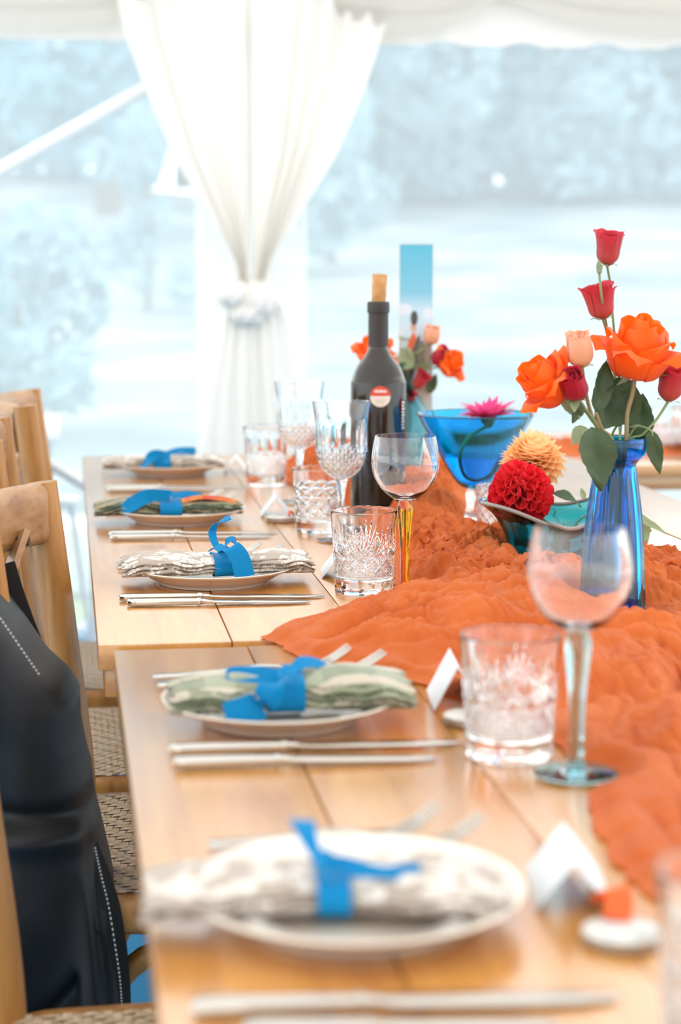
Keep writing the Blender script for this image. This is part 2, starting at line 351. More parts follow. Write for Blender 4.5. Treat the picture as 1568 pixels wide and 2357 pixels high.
# clear panes either side of the curtained leg
def pane(name, x0, x1, label):
    X, Z = np.meshgrid(np.linspace(x0, x1, 60), np.linspace(0.0, 1.95, 60), indexing='ij')
    o = link(name, gridmesh(np.stack([X, WY + .012 * perlin(X * 2.1, Z * .9) + .004 * perlin(X * 7, Z * 2), Z], -1)), M['pane']); tag(o, label, kind='structure'); return o
pane('window_1', -3.98, .56, 'hazy clear plastic wall left of the tied curtain')
def side_pane(name, x, label):
    Y_, Z_ = np.meshgrid(np.linspace(-3.85, WY, 60), np.linspace(0, 2.0, 20), indexing='ij'); o = link(name, gridmesh(np.stack([x + .01 * perlin(Y_ * 2, Z_), Y_, Z_], -1)), M['pane']); tag(o, label, kind='structure')
side_pane('window_3', -4.0, 'clear plastic wall along the left side'); side_pane('window_4', 5.0, 'clear plastic wall along the right side')
pane('window_2', .57, 4.98, 'hazy clear plastic wall right of the tied curtain')
o = link('trim_1', box(8.4, .05, .06, .01), M['pvc_white'], loc=(.6, WY + .03, 1.97)); tag(o, 'white eave beam above the clear walls', kind='structure')
o = link('trim_2', box(8.4, .03, .05, .008), M['pvc_white'], loc=(.6, WY + .03, .025)); tag(o, 'white ground rail under the clear walls', kind='structure')
o = link('trim_3', box(.07, .05, 1.94, .008), M['pvc_white'], loc=(.555, WY - .03, .97)); tag(o, 'white tent leg behind the tied curtain', kind='structure')
# brace seen through the left pane
a, b = at(-60, 424, WY - .09), at(345, 198, WY - .09)
o = link('roof_brace', tube([tuple(a + (a - b) * 1.4), tuple(a), tuple(b), tuple(b + (b - a) * .35)], .019, 16), M['pvc_white']); tag(o, 'white tubular brace sloping across the left clear wall', 'brace')
# valance: hem panel plus two layers of swags
def valance(x0, x1, n, zt, zb, y, amp, nm, label):
    root = empty(nm, ((x0 + x1) / 2, y, zt)); tag(root, label, 'valance')
    xs = np.linspace(x0, x1, n)
    return root, xs
vr = empty('valance', (.6, WY - .06, 1.9)); tag(vr, 'cream swagged fabric valance hanging along the eave', 'valance')
xs = np.linspace(-3.2, 4.6, 500)
hem = 1.762 - .012 * (xs - .1) ** 1
def vsheet(name, zt, zb, y, rip, matn):
    Zs = np.linspace(0, 1, 10)[:, None]; X = np.repeat(xs[None], 10, 0); Z = zt * (1 - Zs) + zb[None] * Zs
    Y = y + rip * np.sin(X * 40 + 3 * np.sin(X * 5)) * Zs
    return link(name, gridmesh(np.stack([X, Y, Z], -1)), M[matn], vr, loc=tuple(-Vector(vr.location)))
vsheet('hem_panel', 2.03, 1.755 + .012 * np.maximum(0, np.cos((xs - 1.35) * 2 * PI / .24)) * (xs > .9), WY - .03, .004, 'curtain')
def swag(xa, xb, zt, drop, y, r, nm='swag', lay=3):
    for q in range(lay):
        t = np.linspace(0, 1, 50); x = xa + (xb - xa) * t; s = 4 * t * (1 - t)
        top = zt - (drop - .05 * q - .05) * s * .8 + .03 * q; bot = zt - (drop - .045 * q) * s + .0
        U = np.linspace(0, 1, 12)[:, None]
        Z = (top[None] + .10) * (1 - U) + bot[None] * U; X = np.repeat(x[None], 12, 0)
        Y = y - .03 * q - r * np.sin(U * PI * .9) * (.3 + s[None]) + 0 * X
        link(nm, gridmesh(np.stack([X, Y, Z], -1)), M['lining'], vr, loc=tuple(-Vector(vr.location)))
# swags either side of the leg
zr = lambda px, py, y: at(px, py, y).z
swag(-.72, .46, 1.93, .168, WY - .10, .05); swag(.62, 1.30, 1.93, .165, WY - .10, .05)
swag(1.18, 2.35, 1.93, .15, WY - .10, .05); swag(-1.9, -.68, 1.93, .16, WY - .10, .05)
# curtain: sheer panel, two tied-back panels, knot, tails
cr = empty('tied_curtain', (.54, WY - .12, 0)); tag(cr, 'white voile curtain tied in a knot round the tent leg', 'curtain')
def csheet(name, left, right, y0, pleats, amp, zs, matn='curtain', phase=0.):
    S = np.linspace(0, 1, 140)[None]; Z = np.asarray(zs)[:, None]; Lf = np.asarray(left)[:, None]; Rt = np.asarray(right)[:, None]
    X = Lf + (Rt - Lf) * S; wdt = np.abs(Rt - Lf)
    Y = y0 + amp * (.35 + 1.2 * wdt) * (perlin(S * pleats * 1.3 + phase * 7 + .25 * Z, Z * .35 + 2) * 1.5 + .25 * np.sin(S * pleats * 2 * PI + phase + .8 * np.sin(Z * 2.2)) + .3 * perlin(S * pleats * 3.1 + phase, Z * .5 + 9))
    return link(name, gridmesh(np.stack([X, Y, Z + 0 * X], -1)), M[matn], cr, loc=tuple(-Vector(cr.location)))
yc = WY - .11
def ex(px, py): p = at(px, py, yc); return p.x, p.z
zs = np.linspace(2.0, .0, 60); xl0 = ex(452, 700)[0]; xr0 = ex(708, 700)[0]
csheet('sheer_panel', np.full(60, xl0), np.full(60, xr0), yc + .02, 9, .012, zs, 'sheer')
def edge(pts, zs):
    q = np.array([ex(*p) for p in pts]); return np.interp(zs, q[::-1, 1], q[::-1, 0])
zs = np.linspace(ex(0, -30)[1], ex(0, 690)[1], 70)
csheet('left_panel', edge([(262, -30), (285, 80), (330, 200), (400, 370), (480, 500), (535, 600), (550, 690)], zs), edge([(566, -30), (566, 200), (564, 400), (566, 600), (572, 690)], zs), yc - .045, 8, .030, zs)
csheet('right_panel', edge([(572, -30), (576, 200), (580, 400), (580, 600), (576, 690)], zs), edge([(905, -30), (875, 85), (838, 200), (770, 360), (690, 490), (625, 600), (600, 690)], zs), yc - .04, 8, .030, zs, phase=1.)
zs = np.linspace(ex(0, 670)[1], .02, 60)
csheet('left_tail', edge([(520, 660), (500, 760), (470, 900), (448, 1050), (440, 1500)], zs), edge([(572, 660), (575, 1500)], zs), yc - .055, 4, .03, zs)
csheet('right_tail', edge([(570, 660), (572, 1500)], zs), edge([(615, 660), (650, 720), (672, 850), (690, 1000), (700, 1500)], zs), yc - .05, 4, .03, zs, phase=2.)
for (px, py, rx, rz, ry) in ((535, 678, .05, .036, .035), (590, 690, .045, .05, .035), (565, 720, .05, .035, .03)):
    th, ph = np.meshgrid(np.linspace(0, PI, 24), np.linspace(0, 2 * PI, 40, endpoint=False), indexing='ij'); p = ex(px, py)
    r = 1 + .13 * np.sin(ph * 7 + th * 3) + .1 * perlin(th * 3, ph * 2)
    P = np.stack([p[0] + rx * r * np.sin(th) * np.cos(ph), yc - .08 + ry * r * np.sin(th) * np.sin(ph), p[1] + rz * r * np.cos(th)], -1)
    link('knot', gridmesh(P, cv=True), M['curtain'], cr, loc=tuple(-Vector(cr.location)))
# trees
def tree(loc, h, rad, zlow, n, ls, matn, label, seed):
    r = np.random.default_rng(seed); root = empty('tree', loc); tag(root, label, 'tree', 'trees beyond the clear walls')
    link('trunk', tube([(0, 0, -.1), (.05, .05, h * .35), (0, .1, h * .8)], [rad * .09, rad * .07, rad * .03], 10, 6), M['bark'], root)
    nb = 14; bc = np.c_[r.normal(0, rad * .42, nb), r.normal(0, rad * .35, nb), r.uniform(zlow + .2 * rad, h - .2 * rad, nb)]
    q = r.integers(0, nb, n); d = r.normal(size=(n, 3)); d /= np.linalg.norm(d, axis=1)[:, None]
    C = bc[q] + d * (rad * .48 * r.uniform(.55, 1, n) ** .5)[:, None]; C[:, 2] = np.clip(C[:, 2], .05, None)
    a_ = r.normal(size=(n, 3)); a_ /= np.linalg.norm(a_, axis=1)[:, None]; b_ = np.cross(a_, r.normal(size=(n, 3))); b_ /= np.linalg.norm(b_, axis=1)[:, None]
    s = (ls * r.uniform(.6, 1.3, n))[:, None]
    V = np.stack([C - a_ * s, C + b_ * s * .45, C + a_ * s, C - b_ * s * .45], 1).reshape(-1, 3)
    f = np.arange(4 * n).reshape(n, 4); o = link('foliage', build(V, f, smooth=False), M[matn], root); o['kind'] = 'stuff'
for a in ((( -.75, 12.5, 0), 4.6, .75, .2, 2600, .10, 'foliage', 'tall blue-green tree at the far left beyond the clear wall', 1),
          ((.75, 34, 2.), 9.5, 2.6, .6, 3200, .26, 'foliage', 'broad tree behind the top of the left clear wall', 2),
          ((1.0, 24, .6), 2.5, .55, .1, 900, .10, 'foliage_grey', 'small grey bush on the meadow left of the curtain', 3),
          ((5.7, 41, 2.6), 8.0, 2.8, .5, 3200, .26, 'foliage_grey', 'grey-green tree just right of the curtain top', 4),
          ((10.6, 50, 2.9), 8.4, 3.2, .6, 3200, .26, 'foliage', 'blue-green tree above the orange roses', 5),
          ((18.0, 58, 2.9), 5.0, 3.0, .3, 2200, .26, 'foliage_grey', 'low tree under the sky gap at the right', 6),
          ((4.0, 29, 1.2), 2.7, 1.0, .2, 1300, .14, 'foliage_grey', 'low bush on the meadow right of the curtain', 7),
          ((-.25, 9.2, 0), 1.35, .42, .05, 1200, .07, 'foliage_grey', 'grey bush close behind the left clear wall', 8)): tree(*a)
for k, (x, y, h_, r_, mt, wh) in enumerate(((-2.2, 44, 9.5, 2.6, 'foliage_grey', 'behind the upper left corner of the clear wall'), (2.8, 46, 9.5, 2.6, 'foliage', 'hidden mostly by the tied curtain'), (6.9, 47, 9.0, 2.5, 'foliage_grey', 'behind the top right edge of the curtain'), (9.6, 45, 8.6, 2.3, 'foliage', 'above the wine bottle and photo block'), (12.3, 46, 8.6, 2.3, 'foliage_grey', 'right of centre at the top of the clear wall'), (15.0, 47, 6.8, 2.3, 'foliage', 'at the right below the sky gap'))):
    tree((x, y, 2.9), h_, r_, -.3, 3000, .30, mt, 'distant hazy tree ' + wh, 20 + k)
for k, (x, y, h_, r_, wh) in enumerate(((4.6, 43.5, 2.2, 1.5, 'just right of the curtain'), (8.1, 43, 2.0, 1.5, 'above the bottle'), (11.2, 42.5, 2.2, 1.5, 'left of the coral blooms'), (14.0, 43, 2.0, 1.4, 'near the right edge'))):
    tree((x, y, 2.6), h_, r_, -.2, 1400, .26, 'foliage_grey', 'low hedge bush along the top of the meadow ' + wh, 40 + k)
o = link('stone_block', box(.50, .30, .24, .02), M['pvc_white'], loc=(.16, 6.75, .10)); tag(o, 'pale block on the grass outside between the chair and the table', 'block')
# things along the left, behind the chairs
sb = empty('sideboard', (-.62, 4.85, 0)); tag(sb, 'brown wooden sideboard behind the chairs, its top coloured white for glare', 'sideboard')
link('top', box(1.2, .5, .03, .006), M['pvc_white'], sb, (0, 0, .715)); link('body', box(1.1, .44, .26, .006), M['sideboard'], sb, (.02, 0, .57))  # white of the top is window glare put into its colour
link('back_panel', box(1.06, .02, .30, .004), M['sideboard'], sb, (.02, .15, .29))
for sx in (-.5, .54):
    for sy in (-.18, .18): link('leg', box(.05, .05, .44, .006), M['sideboard'], sb, (sx, sy, .22))
a, b = at(112, 1070, 4.75), at(205, 1125, 4.75)
o = empty('white_trestle', tuple(on(150, 1480, 0))); o.location = (.02, 5.1, 0); tag(o, 'white folding trestle with a sloping rail beside the sideboard', 'trestle')
a, b = at(105, 1064, 5.1), at(215, 1128, 5.1)
link('sloping_rail', tube([tuple(a), tuple(b)], .014, 8), M['pvc_white'], o, tuple(-Vector(o.location)))
for p in (a, b): link('leg', tube([(p.x, 5.12, 0), (p.x, 5.11, p.z)], .012, 8), M['pvc_white'], o, tuple(-Vector(o.location)))
p = at(138, 1148, 5.3)
o = empty('round_stool', (p.x, 5.3, 0)); tag(o, 'small white round stool behind the chair posts', 'stool')
link('seat', lathe([(0, p.z - .02), (.05, p.z - .02), (.055, p.z - .01), (.055, p.z), (.05, p.z + .006), (0, p.z + .006)], 32), M['pvc_white'], o)
for k in range(3):
    t = k * 2.094; link('leg', tube([(.03 * math.cos(t), .03 * math.sin(t), p.z - .02), (.09 * math.cos(t), .09 * math.sin(t), 0)], .008, 8), M['pvc_white'], o)

# ------------------------------------------------------------------ dining tables (planked trestle tables)
TZ = .75
def dining_table(x0, x1, y0, y1, n, label, tz=TZ, along='y', seed=0):
    r = random.Random(seed); root = empty('dining_table', ((x0 + x1) / 2, (y0 + y1) / 2, 0)); tag(root, label, 'table')
    lx, ly = x1 - x0, y1 - y0
    if along == 'y':
        w_ = lx / n; me = box(w_ - .0012, ly, .026, .0011)
        for i in range(n): link('plank', me, M['table'], root, (-lx / 2 + w_ * (i + .5), r.uniform(-.001, .001), tz - .013 - (0 if i % 2 else .0004)))
        for s in (-1, 1): link('batten', box(lx - .012, .07, .030, .004), M['table_x'], root, (0, s * (ly / 2 - .045), tz - .0416))
        for sx in (-1, 1):
            for sy in (-1, 1): link('leg', box(.06, .05, tz - .0566, .006), M['table'], root, (sx * (lx / 2 - .14), sy * (ly / 2 - .16), (tz - .0566) / 2))
    else:
        w_ = ly / n; me = box(lx, w_ - .003, .026, .0018)
        for i in range(n): link('plank', me, M['table_x'], root, (0, -ly / 2 + w_ * (i + .5), tz - .013))
        for s in (-1, 1): link('batten', box(lx - .05, .03, .03, .004), M['table_x'], root, (0, s * (ly / 2 - .03), tz - .0416))
        for sx in (-1, 1):
            for sy in (-1, 1): link('leg', box(.06, .05, tz - .0566, .006), M['table'], root, (sx * (lx / 2 - .30), sy * (ly / 2 - .06), (tz - .0566) / 2))
    return root
dining_table(.040, .966, .02, 1.862, 7, 'near planked table, closest to the camera', seed=1)
dining_table(.025, .967, 1.888, 3.765, 7, 'far planked table holding the wine bottle', seed=2)
dining_table(.80, 2.9, 3.86, 4.66, 6, 'table across the back with its own orange cloth', tz=.705, along='x', seed=3)

# ------------------------------------------------------------------ cross-back chairs
def weave(wx, wy):
    s = .0085; V, Fc = [], []
    def strand(p0, d, nrm, Ln, idx, lateral):
        k = int(Ln / s); base = len(V)
        for i in range(k * 2 + 1):
            t = i * s / 2; ph = (i / 2 + idx * (1 if lateral else 1)) % 4
            z = .0016 * math.sin((i / 2 + idx) * PI / 2 + (0 if lateral else PI))
            for e in (-1, 1): V.append((p0[0] + d[0] * t + nrm[0] * e * s * .46, p0[1] + d[1] * t + nrm[1] * e * s * .46, z))
            if i: b = base + 2 * (i - 1); Fc.append((b, b + 1, b + 3, b + 2))
    for j in range(int(wy / s)): strand((-wx / 2, -wy / 2 + (j + .5) * s), (1, 0), (0, 1), wx, j, True)
    for j in range(int(wx / s)): strand((-wx / 2 + (j + .5) * s, -wy / 2), (0, 1), (1, 0), wy, j, False)
    return build(V, Fc, smooth=True)
WEAVE = weave(.375, .365); WEAVE.materials.append(M['rattan'])
def chair(loc, rot, hgt, label, lean=.105):
    root = empty('cross_back_chair', loc, (0, 0, rot)); tag(root, label, 'chair', 'cross-back chairs down the left side')
    W, D, SZ = .185, .2, .47
    loop = []
    for sx, sy, a0 in ((1, 1, 0), (-1, 1, 90), (-1, -1, 180), (1, -1, 270)):
        hy = W + .018 if sx > 0 else W + .006
        for a in np.linspace(a0, a0 + 90, 7): loop.append((sx * (D - .05) + .05 * math.cos(math.radians(a)), sy * (hy - .05) + .05 * math.sin(math.radians(a)), SZ - .020))
    link('seat_frame', sweep(loop, rrect(.034, .040, .011), closed=True), M['chair'], root)
    o = link('seat', WEAVE, None, root, (0, 0, SZ + .001)); o.scale = (1.03, 1.04, 1)
    for s in (-1, 1):
        link('leg', tube([(D - .02, s * (W), SZ - .03), (D + .005, s * (W + .01), .2), (D + .01, s * (W + .015), 0)], [.019, .017, .014], 14, 5), M['chair'], root)
        pts = [(-D - .045, s * (W + .01), 0), (-D - .005, s * W, .25), (-D, s * W, SZ), (-D - lean * (hgt - SZ) * .45, s * W, (SZ + hgt) / 2), (-D - lean * (hgt - SZ) * 1.0, s * W, hgt)]
        link('back_post', tube(pts, [.016, .018, .0195, .019, .0185], 18, 6), M['chair'], root)
        link('side_arch', tube([(-D + .0, s * (W - .005), .14), (-D + .05, s * (W - .006), .30), (-D * .3, s * (W - .006), .405), (D * .45, s * (W - .004), .36), (D, s * W, .16)], .0125, 10, 6), M['chair'], root)
    link('front_arch', tube([(D, -W, .16), (D - .005, -W * .5, .36), (D - .005, 0, .415), (D - .005, W * .5, .36), (D, W, .16)], .012, 10, 6), M['chair'], root)
    xb = -D - lean * (hgt - SZ) * .86
    t = np.linspace(-1, 1, 33); path = np.c_[xb - .050 * (1 - t ** 2) - .010, t * (W - .014), np.full(33, hgt - .037)]
    sec = np.array([rrect(.036 , .076, .0165, 5) * np.array([1, 1 - .0 * abs(q)]) for q in t])
    link('top_rail', sweep(path, sec), M['chair_pale'], root)
    for s in (-1, 1):
        q = np.linspace(0, 1, 25); bow = np.sin(q * PI)
        P = np.c_[xb - .022 - .035 * bow + (q) * (hgt - SZ) * lean * .7 + s * .006, s * (W * .58) * (1 - 2 * q), hgt - .05 - q * (hgt - .05 - SZ - .02)]
        link('cross_slat', strip(P, .024, (0, 1, .9 * s), .004, 0), M['chair_pale'], root)
        link('bolt', tube([(xb - .022, s * (W * .56), hgt - .06), (xb - .008, s * (W * .55), hgt - .06)], .006, 6), M['black'], root)
    return root
chair((.135, 1.45, 0), 0, .88, 'nearest chair, its seat corner at the bottom edge of the photo')
chair((.176, 2.125, 0), math.radians(-9), .862, 'chair carrying the black leather garment')
chair((.145, 2.61, 0), math.radians(0), .905, 'chair just beyond the one with the black leather')
chair((.182, 3.12, 0), math.radians(0), .912, 'farthest chair, at the window end of the table')

# ------------------------------------------------------------------ black leather garment over the chair
gr = empty('leather_garment', (0, 1.95, .30)); tag(gr, 'black leather garment with white stitched seams hanging over a chair', 'garment')
YG = 1.885
edge_px = [(-70, 1330), (0, 1398), (55, 1470), (105, 1545), (160, 1600), (186, 1645), (189, 1720), (203, 1790), (216, 1835), (222, 1900), (240, 1975), (262, 2070), (277, 2160), (286, 2250), (290, 2320), (292, 2500)]
ep = [at(px, py, YG) for px, py in edge_px]; ez = np.array([p.z for p in ep]); exx = np.array([p.x for p in ep])
nz, nx = 110, 90; zs = np.linspace(ez[0], ez[-1], nz); R_ = np.interp(zs, ez[::-1], exx[::-1]); rows = np.interp(zs, ez[::-1], np.array([p[1] for p in edge_px])[::-1])
G = []
for i in range(nz):
    s = np.linspace(0, 1, nx); x = -.26 + (R_[i] + .26) * s; row = rows[i]
    d = R_[i] - x
    fold = .016 * np.sin(x * 55 + row * .004) * sstep(1500, 2100, row) + .010 * perlin(x * 16 + 3, np.full(nx, row * .004))
    fold += .012 * np.exp(-((row - 1880 - 200 * (x + .05)) / 26) ** 2) - .014 * np.exp(-((row - 1925 - 200 * (x + .05)) / 30) ** 2)
    fold += .014 * np.exp(-((x - (.012 + .00004 * (row - 1900))) / .006) ** 2) * float(sstep(1880, 1960, row))
    fold += .02 * np.exp(-((row - 2285 + 90 * np.sin(x * 30)) / 40) ** 2) * (x < .0)
    yy = YG + fold + .10 * np.exp(-d / .010)
    fr = np.c_[x, yy, np.full(nx, zs[i])]
    bk = np.c_[x[::-1], (YG + .14 + .02 * np.sin(x * 30))[::-1], np.full(nx, zs[i])]
    G.append(np.vstack([fr, bk]))
link('body', gridmesh(np.array(G), cv=True, caps=True, sharp=70), M['leather'], gr, tuple(-Vector(gr.location)))
def stitches(pts, n, yoff, nm='stitching'):
    P = crom([tuple(at(px, py, YG + yoff)) for px, py in pts], 12); q = np.linspace(0, len(P) - 1, n * 2); Q = np.c_[[np.interp(q, np.arange(len(P)), P[:, c]) for c in range(3)]].T
    V, Fc = [], []
    for i in range(0, len(Q) - 1, 2):
        a, b = Q[i], Q[i + 1]; d = b - a; nrm = np.array([-d[2], 0, d[0]]); nrm = nrm / (np.linalg.norm(nrm) + 1e-9) * .0007
        k = len(V); V += [a - nrm, b - nrm, b + nrm, a + nrm, a + [0, -.001, 0], b + [0, -.001, 0]]; Fc += [(k, k + 1, k + 5, k + 4), (k + 4, k + 5, k + 2, k + 3)]
    o = link(nm, build(V, Fc), M['thread'], gr, tuple(-Vector(gr.location))); o['kind'] = 'stuff'
stitches([(219, 1950), (232, 2010), (250, 2085), (266, 2180), (277, 2260), (281, 2320)], 40, -.022)
stitches([(0, 1422), (30, 1465), (62, 1512), (90, 1552)], 16, -.020)
# hem strip under the long seam, and the webbing strap
P = [at(px, py, YG - .016) for px, py in ((222, 1940), (240, 2010), (258, 2085), (274, 2180), (284, 2262), (288, 2330))]
link('seam_strip', strip([tuple(q) for q in P], [.004, .012, .016, .016, .014, .012], (1, 0, .15), .002), M['leather'], gr, tuple(-Vector(gr.location)))
P = [at(px, py, 2.02) for px, py in ((2, 1300), (22, 1365), (45, 1430), (70, 1495), (92, 1560))]
o = link('strap', strip([tuple(q) for q in P], .030, (1, 0, .3), .0015), M['webbing'], gr, tuple(-Vector(gr.location)))
P = [at(px, py, 1.99) for px, py in ((40, 1440), (62, 1475), (80, 1540), (88, 1580))]
link('stitched_tab', strip([tuple(q) for q in P], .018, (1, 0, .25), .0015), M['webbing'], gr, tuple(-Vector(gr.location)))

# ------------------------------------------------------------------ orange gauze runner
BASES = []      # (x, y, radius) of what stands on the cloth
def foot(p, r): BASES.append((p[0], p[1], r))
pos = {'bottle': on(870, 1203), 'coupe': on(1093, 1203), 'dimple': on(1150, 1250), 'teal': on(1262, 1302), 'vase': on(1410, 1420), 'cyan': on(905, 1128), 'amber': on(932, 1362), 'photo': (.575, 3.14, .75)}
for k, r in (('bottle', .042), ('coupe', .036), ('dimple', .032), ('teal', .045), ('vase', .042), ('cyan', .045), ('amber', .035), ('photo', .05)): foot(pos[k], r)
left_px = [(640, 1062), (640, 1100), (720, 1150), (800, 1210), (880, 1270), (912, 1320), (900, 1352), (850, 1385), (740, 1420), (660, 1445), (598, 1470), (640, 1490), (700, 1516), (850, 1548), (975, 1582), (1080, 1620), (1200, 1665), (1290, 1725), (1372, 1800), (1358, 1880), (1392, 1965), (1430, 2022), (1490, 2075)]
right_px = [(990, 1040), (1020, 1062), (1080, 1110), (1098, 1180), (1112, 1235), (1190, 1268), (1300, 1276), (1420, 1285), (1500, 1283), (1568, 1296), (1650, 1320), (1720, 1400), (1760, 1500), (1800, 1700), (1750, 1900), (1640, 2050), (1540, 2110)]
lw = sorted([(on(*p).y, on(*p).x) for p in left_px]); rw = sorted([(on(*p).y, on(*p).x) for p in right_px])
y0, y1 = max(lw[0][0], rw[0][0]), min(lw[-1][0], rw[-1][0])
ny, nx = 1300, 420
Ys = np.linspace(y0, y1, ny); XL = np.interp(Ys, *zip(*lw)); XR = np.interp(Ys, *zip(*rw))
XL += .006 * perlin(Ys * 22, Ys * 0 + 3.3) + .003 * perlin(Ys * 70, Ys * 0 + 8.1); XR += .008 * perlin(Ys * 18, Ys * 0 + 13.7)
U = np.linspace(0, 1, nx)[None]; X = XL[:, None] + (XR - XL)[:, None] * U; Y = np.repeat(Ys[:, None], nx, 1)
dE = np.minimum(X - XL[:, None], XR[:, None] - X); dY = np.minimum(Y - y0, y1 - Y); dE = np.minimum(dE, dY)
near_ = 1 - sstep(2.02, 2.14, Y); env = sstep(0, .05, dE) * (1 - near_) + near_ * sstep(0, .11, dE) ** .8; env2 = sstep(0, .018, dE)
def rr_(x, y): return np.clip(np.abs(perlin(x, y)) * 1.9, 0, 1.25) ** .8
def ridg(x, y): return np.clip(1 - np.abs(perlin(x, y)) * 1.7, 0, 1) ** 1.35
wx = perlin(X * 9 + 5, Y * 9) ; wy = perlin(X * 9 + 40, Y * 9 + 11)
wfine = perlin(X * 26 + 9, Y * 26 + 2); wfin2 = perlin(X * 26 + 70, Y * 26 + 31)
mid = sstep(2.02, 2.14, Y) * (1 - sstep(2.42, 2.62, Y)); near = 1 - sstep(2.02, 2.14, Y); far = sstep(2.42, 2.62, Y)
# near part: long soft folds sweeping from the tip towards the lower right
ca, sa = math.cos(math.radians(-52)), math.sin(math.radians(-52))
a_ = X * ca + Y * sa; b_ = -X * sa + Y * ca
n_a = .60 * rr_(X * 3.6 + .5 * wx + .9 * Y, Y * 13 + .9 * wy + X * 2.5) + .26 * rr_(X * 8 + .6 * wy + 4, Y * 30 + .9 * wx + X * 4) + .10 * rr_(X * 75 + .9 * wfine, Y * 13 + wfin2)
n_b = .58 * rr_(X * 15 + .8 * wx - Y * 2, Y * 3.6 + .5 * wy) + .28 * rr_(X * 32 + .7 * wy - Y * 5, Y * 8 + .5 * wx) + .10 * rr_(X * 60 + wfine, Y * 16 + wfin2)
wn = sstep(1.58, 1.80, Y); n_near = wn * n_a + (1 - wn) * n_b
# middle: tight crumples
xa, ya = X + .016 * wx + .006 * wfine, Y + .016 * wy + .006 * wfin2
n_mid = .42 * rr_(xa * 22, ya * 15 + 3) + .24 * ridg(xa * 46 + 7, ya * 32) + .24 * rr_(xa * 40 + 3, ya * 27 + 9) + .15 * ridg(xa * 92 + 2, ya * 66 + 5) + .30 * perlin(xa * 12, ya * 8)
# far: ruched waves across the cloth
n_far = .6 * ridg(X * 11 + .7 * wx, Y * 22 + 1.2 * wy) + .35 * ridg(X * 24 + .5 * wy, Y * 44 + .9 * wx)
crk = ridg(a_ * 26 + .8 * wfine, b_ * 95 + 1.2 * wfin2) * .0030 + ridg(X * 120 + 1.5 * wfine, Y * 38 + wfin2) * .0022 + perlin(X * 150, Y * 150) * .0010
Hh = crk * (1 - .72 * near) + near * n_near * .038 + mid * n_mid * .037 + far * n_far * .036
big = .012 * sstep(0, .14, dE) + .012 * perlin(X * 5 + 1, Y * 4 + 2)
# heavy folded lip along the tip and the near edge of the middle
lip = .007 * np.exp(-((dE - .022) / .014) ** 2) * (near + .5 * mid)
Z = (np.clip(Hh + big * (1 - .3 * near), 0, None) * env + lip * env2 + .002)
Z *= 1 - .62 * np.exp(-(((X - pos['teal'][0] + .01) / .10) ** 2 + ((Y - pos['teal'][1] + .10) / .075) ** 2))
Z *= 1 - .72 * np.exp(-(((X - pos['vase'][0] + .005) / .085) ** 2 + ((Y - pos['vase'][1] + .085) / .075) ** 2))
press = np.ones_like(Z)
for (bx, by, br) in BASES: press = np.minimum(press, sstep(br * 1.02, br * 1.02 + .035, np.hypot(X - bx, Y - by)))
for q in ('T3', 'G4', 'T4'):
    b = {'T3': on(838, 1362), 'G4': on(1326, 1788), 'T4': on(1172, 1738)}[q]; press = np.minimum(press, sstep(.037, .055, np.hypot(X - b.x, Y - b.y)))
Z = .0012 + (Z - .0012) * press
dx = (.013 * mid * wfine + .009 * mid * perlin(X * 50, Y * 50) + .008 * far * wx + .003 * near * wfine) * env * press
dy = (.016 * mid * wfin2 + .012 * mid * perlin(X * 50 + 19, Y * 50 + 7) + .012 * far * wy + .004 * near * wfin2) * env * press
P = np.stack([X + dx, Y + dy, TZ + Z], -1)
RUN = gridmesh(P); rn = link('table_runner', RUN, M['runner']); tag(rn, 'crumpled terracotta gauze runner spread down the middle of the tables', 'runner')
# cloth on the back table
X, Y = np.meshgrid(np.linspace(.86, 2.8, 260), np.linspace(4.02, 4.38, 80), indexing='ij')
Zb = .705 + .002 + .02 * np.clip(ridg(X * 9 + perlin(X * 5, Y * 5), Y * 18), 0, 1) * sstep(0, .06, np.minimum(Y - 4.02, 4.38 - Y))
o = link('table_runner', gridmesh(np.stack([X, Y, Zb], -1)), M['runner']); tag(o, 'orange cloth lying on the table across the back', 'runner')

# ------------------------------------------------------------------ place settings
PLATE = lathe(crom([(0, .006), (.030, .006), (.055, .006), (.0625, .0085), (.070, .0115), (.085, .0165), (.0965, .0205)], 5).tolist() + [(.0985, .0205), (.0990, .0195), (.0975, .0180)] +
              crom([(.0975, .0180), (.085, .0125), (.074, .0065), (.066, .0035)], 5).tolist() + [(.065, .0), (.062, .0), (.060, .003), (0, .003)], 96, sharp=60)
PLATE.materials.append(M['plate'])
def knife_meshes():
    h = loftx([(0, .010, .004, .0045), (.002, .0145, .0070, .0045), (.012, .0155, .0078, .0045), (.05, .0140, .0075, .0045), (.080, .0115, .0068, .0045), (.088, .0105, .0064, .0045)])
    b = loftx([(.088, .0125, .0080, .0046), (.0925, .0125, .0080, .0046), (.0935, .0100, .0062, .0046), (.099, .0090, .0050, .0046), (.103, .0120, .0030, .0046)])
    bl = loftx([(.103, .0130, .0028, .0046, 0), (.115, .0175, .0022, .0044, 0), (.16, .0185, .0018, .0036, .0005), (.205, .0165, .0015, .0026, .001), (.225, .0110, .0012, .0020, .0025), (.232, .0040, .0010, .0017, .004)])
    return h, b, bl
KN = knife_meshes()
for q in KN: q.materials.append(M['silver'])
def lay(root, p, q, ln):
    a = math.atan2(q.y - p.y, q.x - p.x); root.location = (p.x, p.y, TZ + .0004); root.rotation_euler = (0, 0, a); s = math.hypot(q.x - p.x, q.y - p.y) / ln; root.scale = (s, 1, 1)
def knife(p, q, label):
    root = empty('table_knife'); tag(root, label, 'knife', 'knives beside the plates'); lay(root, on(*p), on(*q), .232)
    for nm, me in zip(('handle', 'bolster', 'blade'), KN): link(nm, me, None, root)
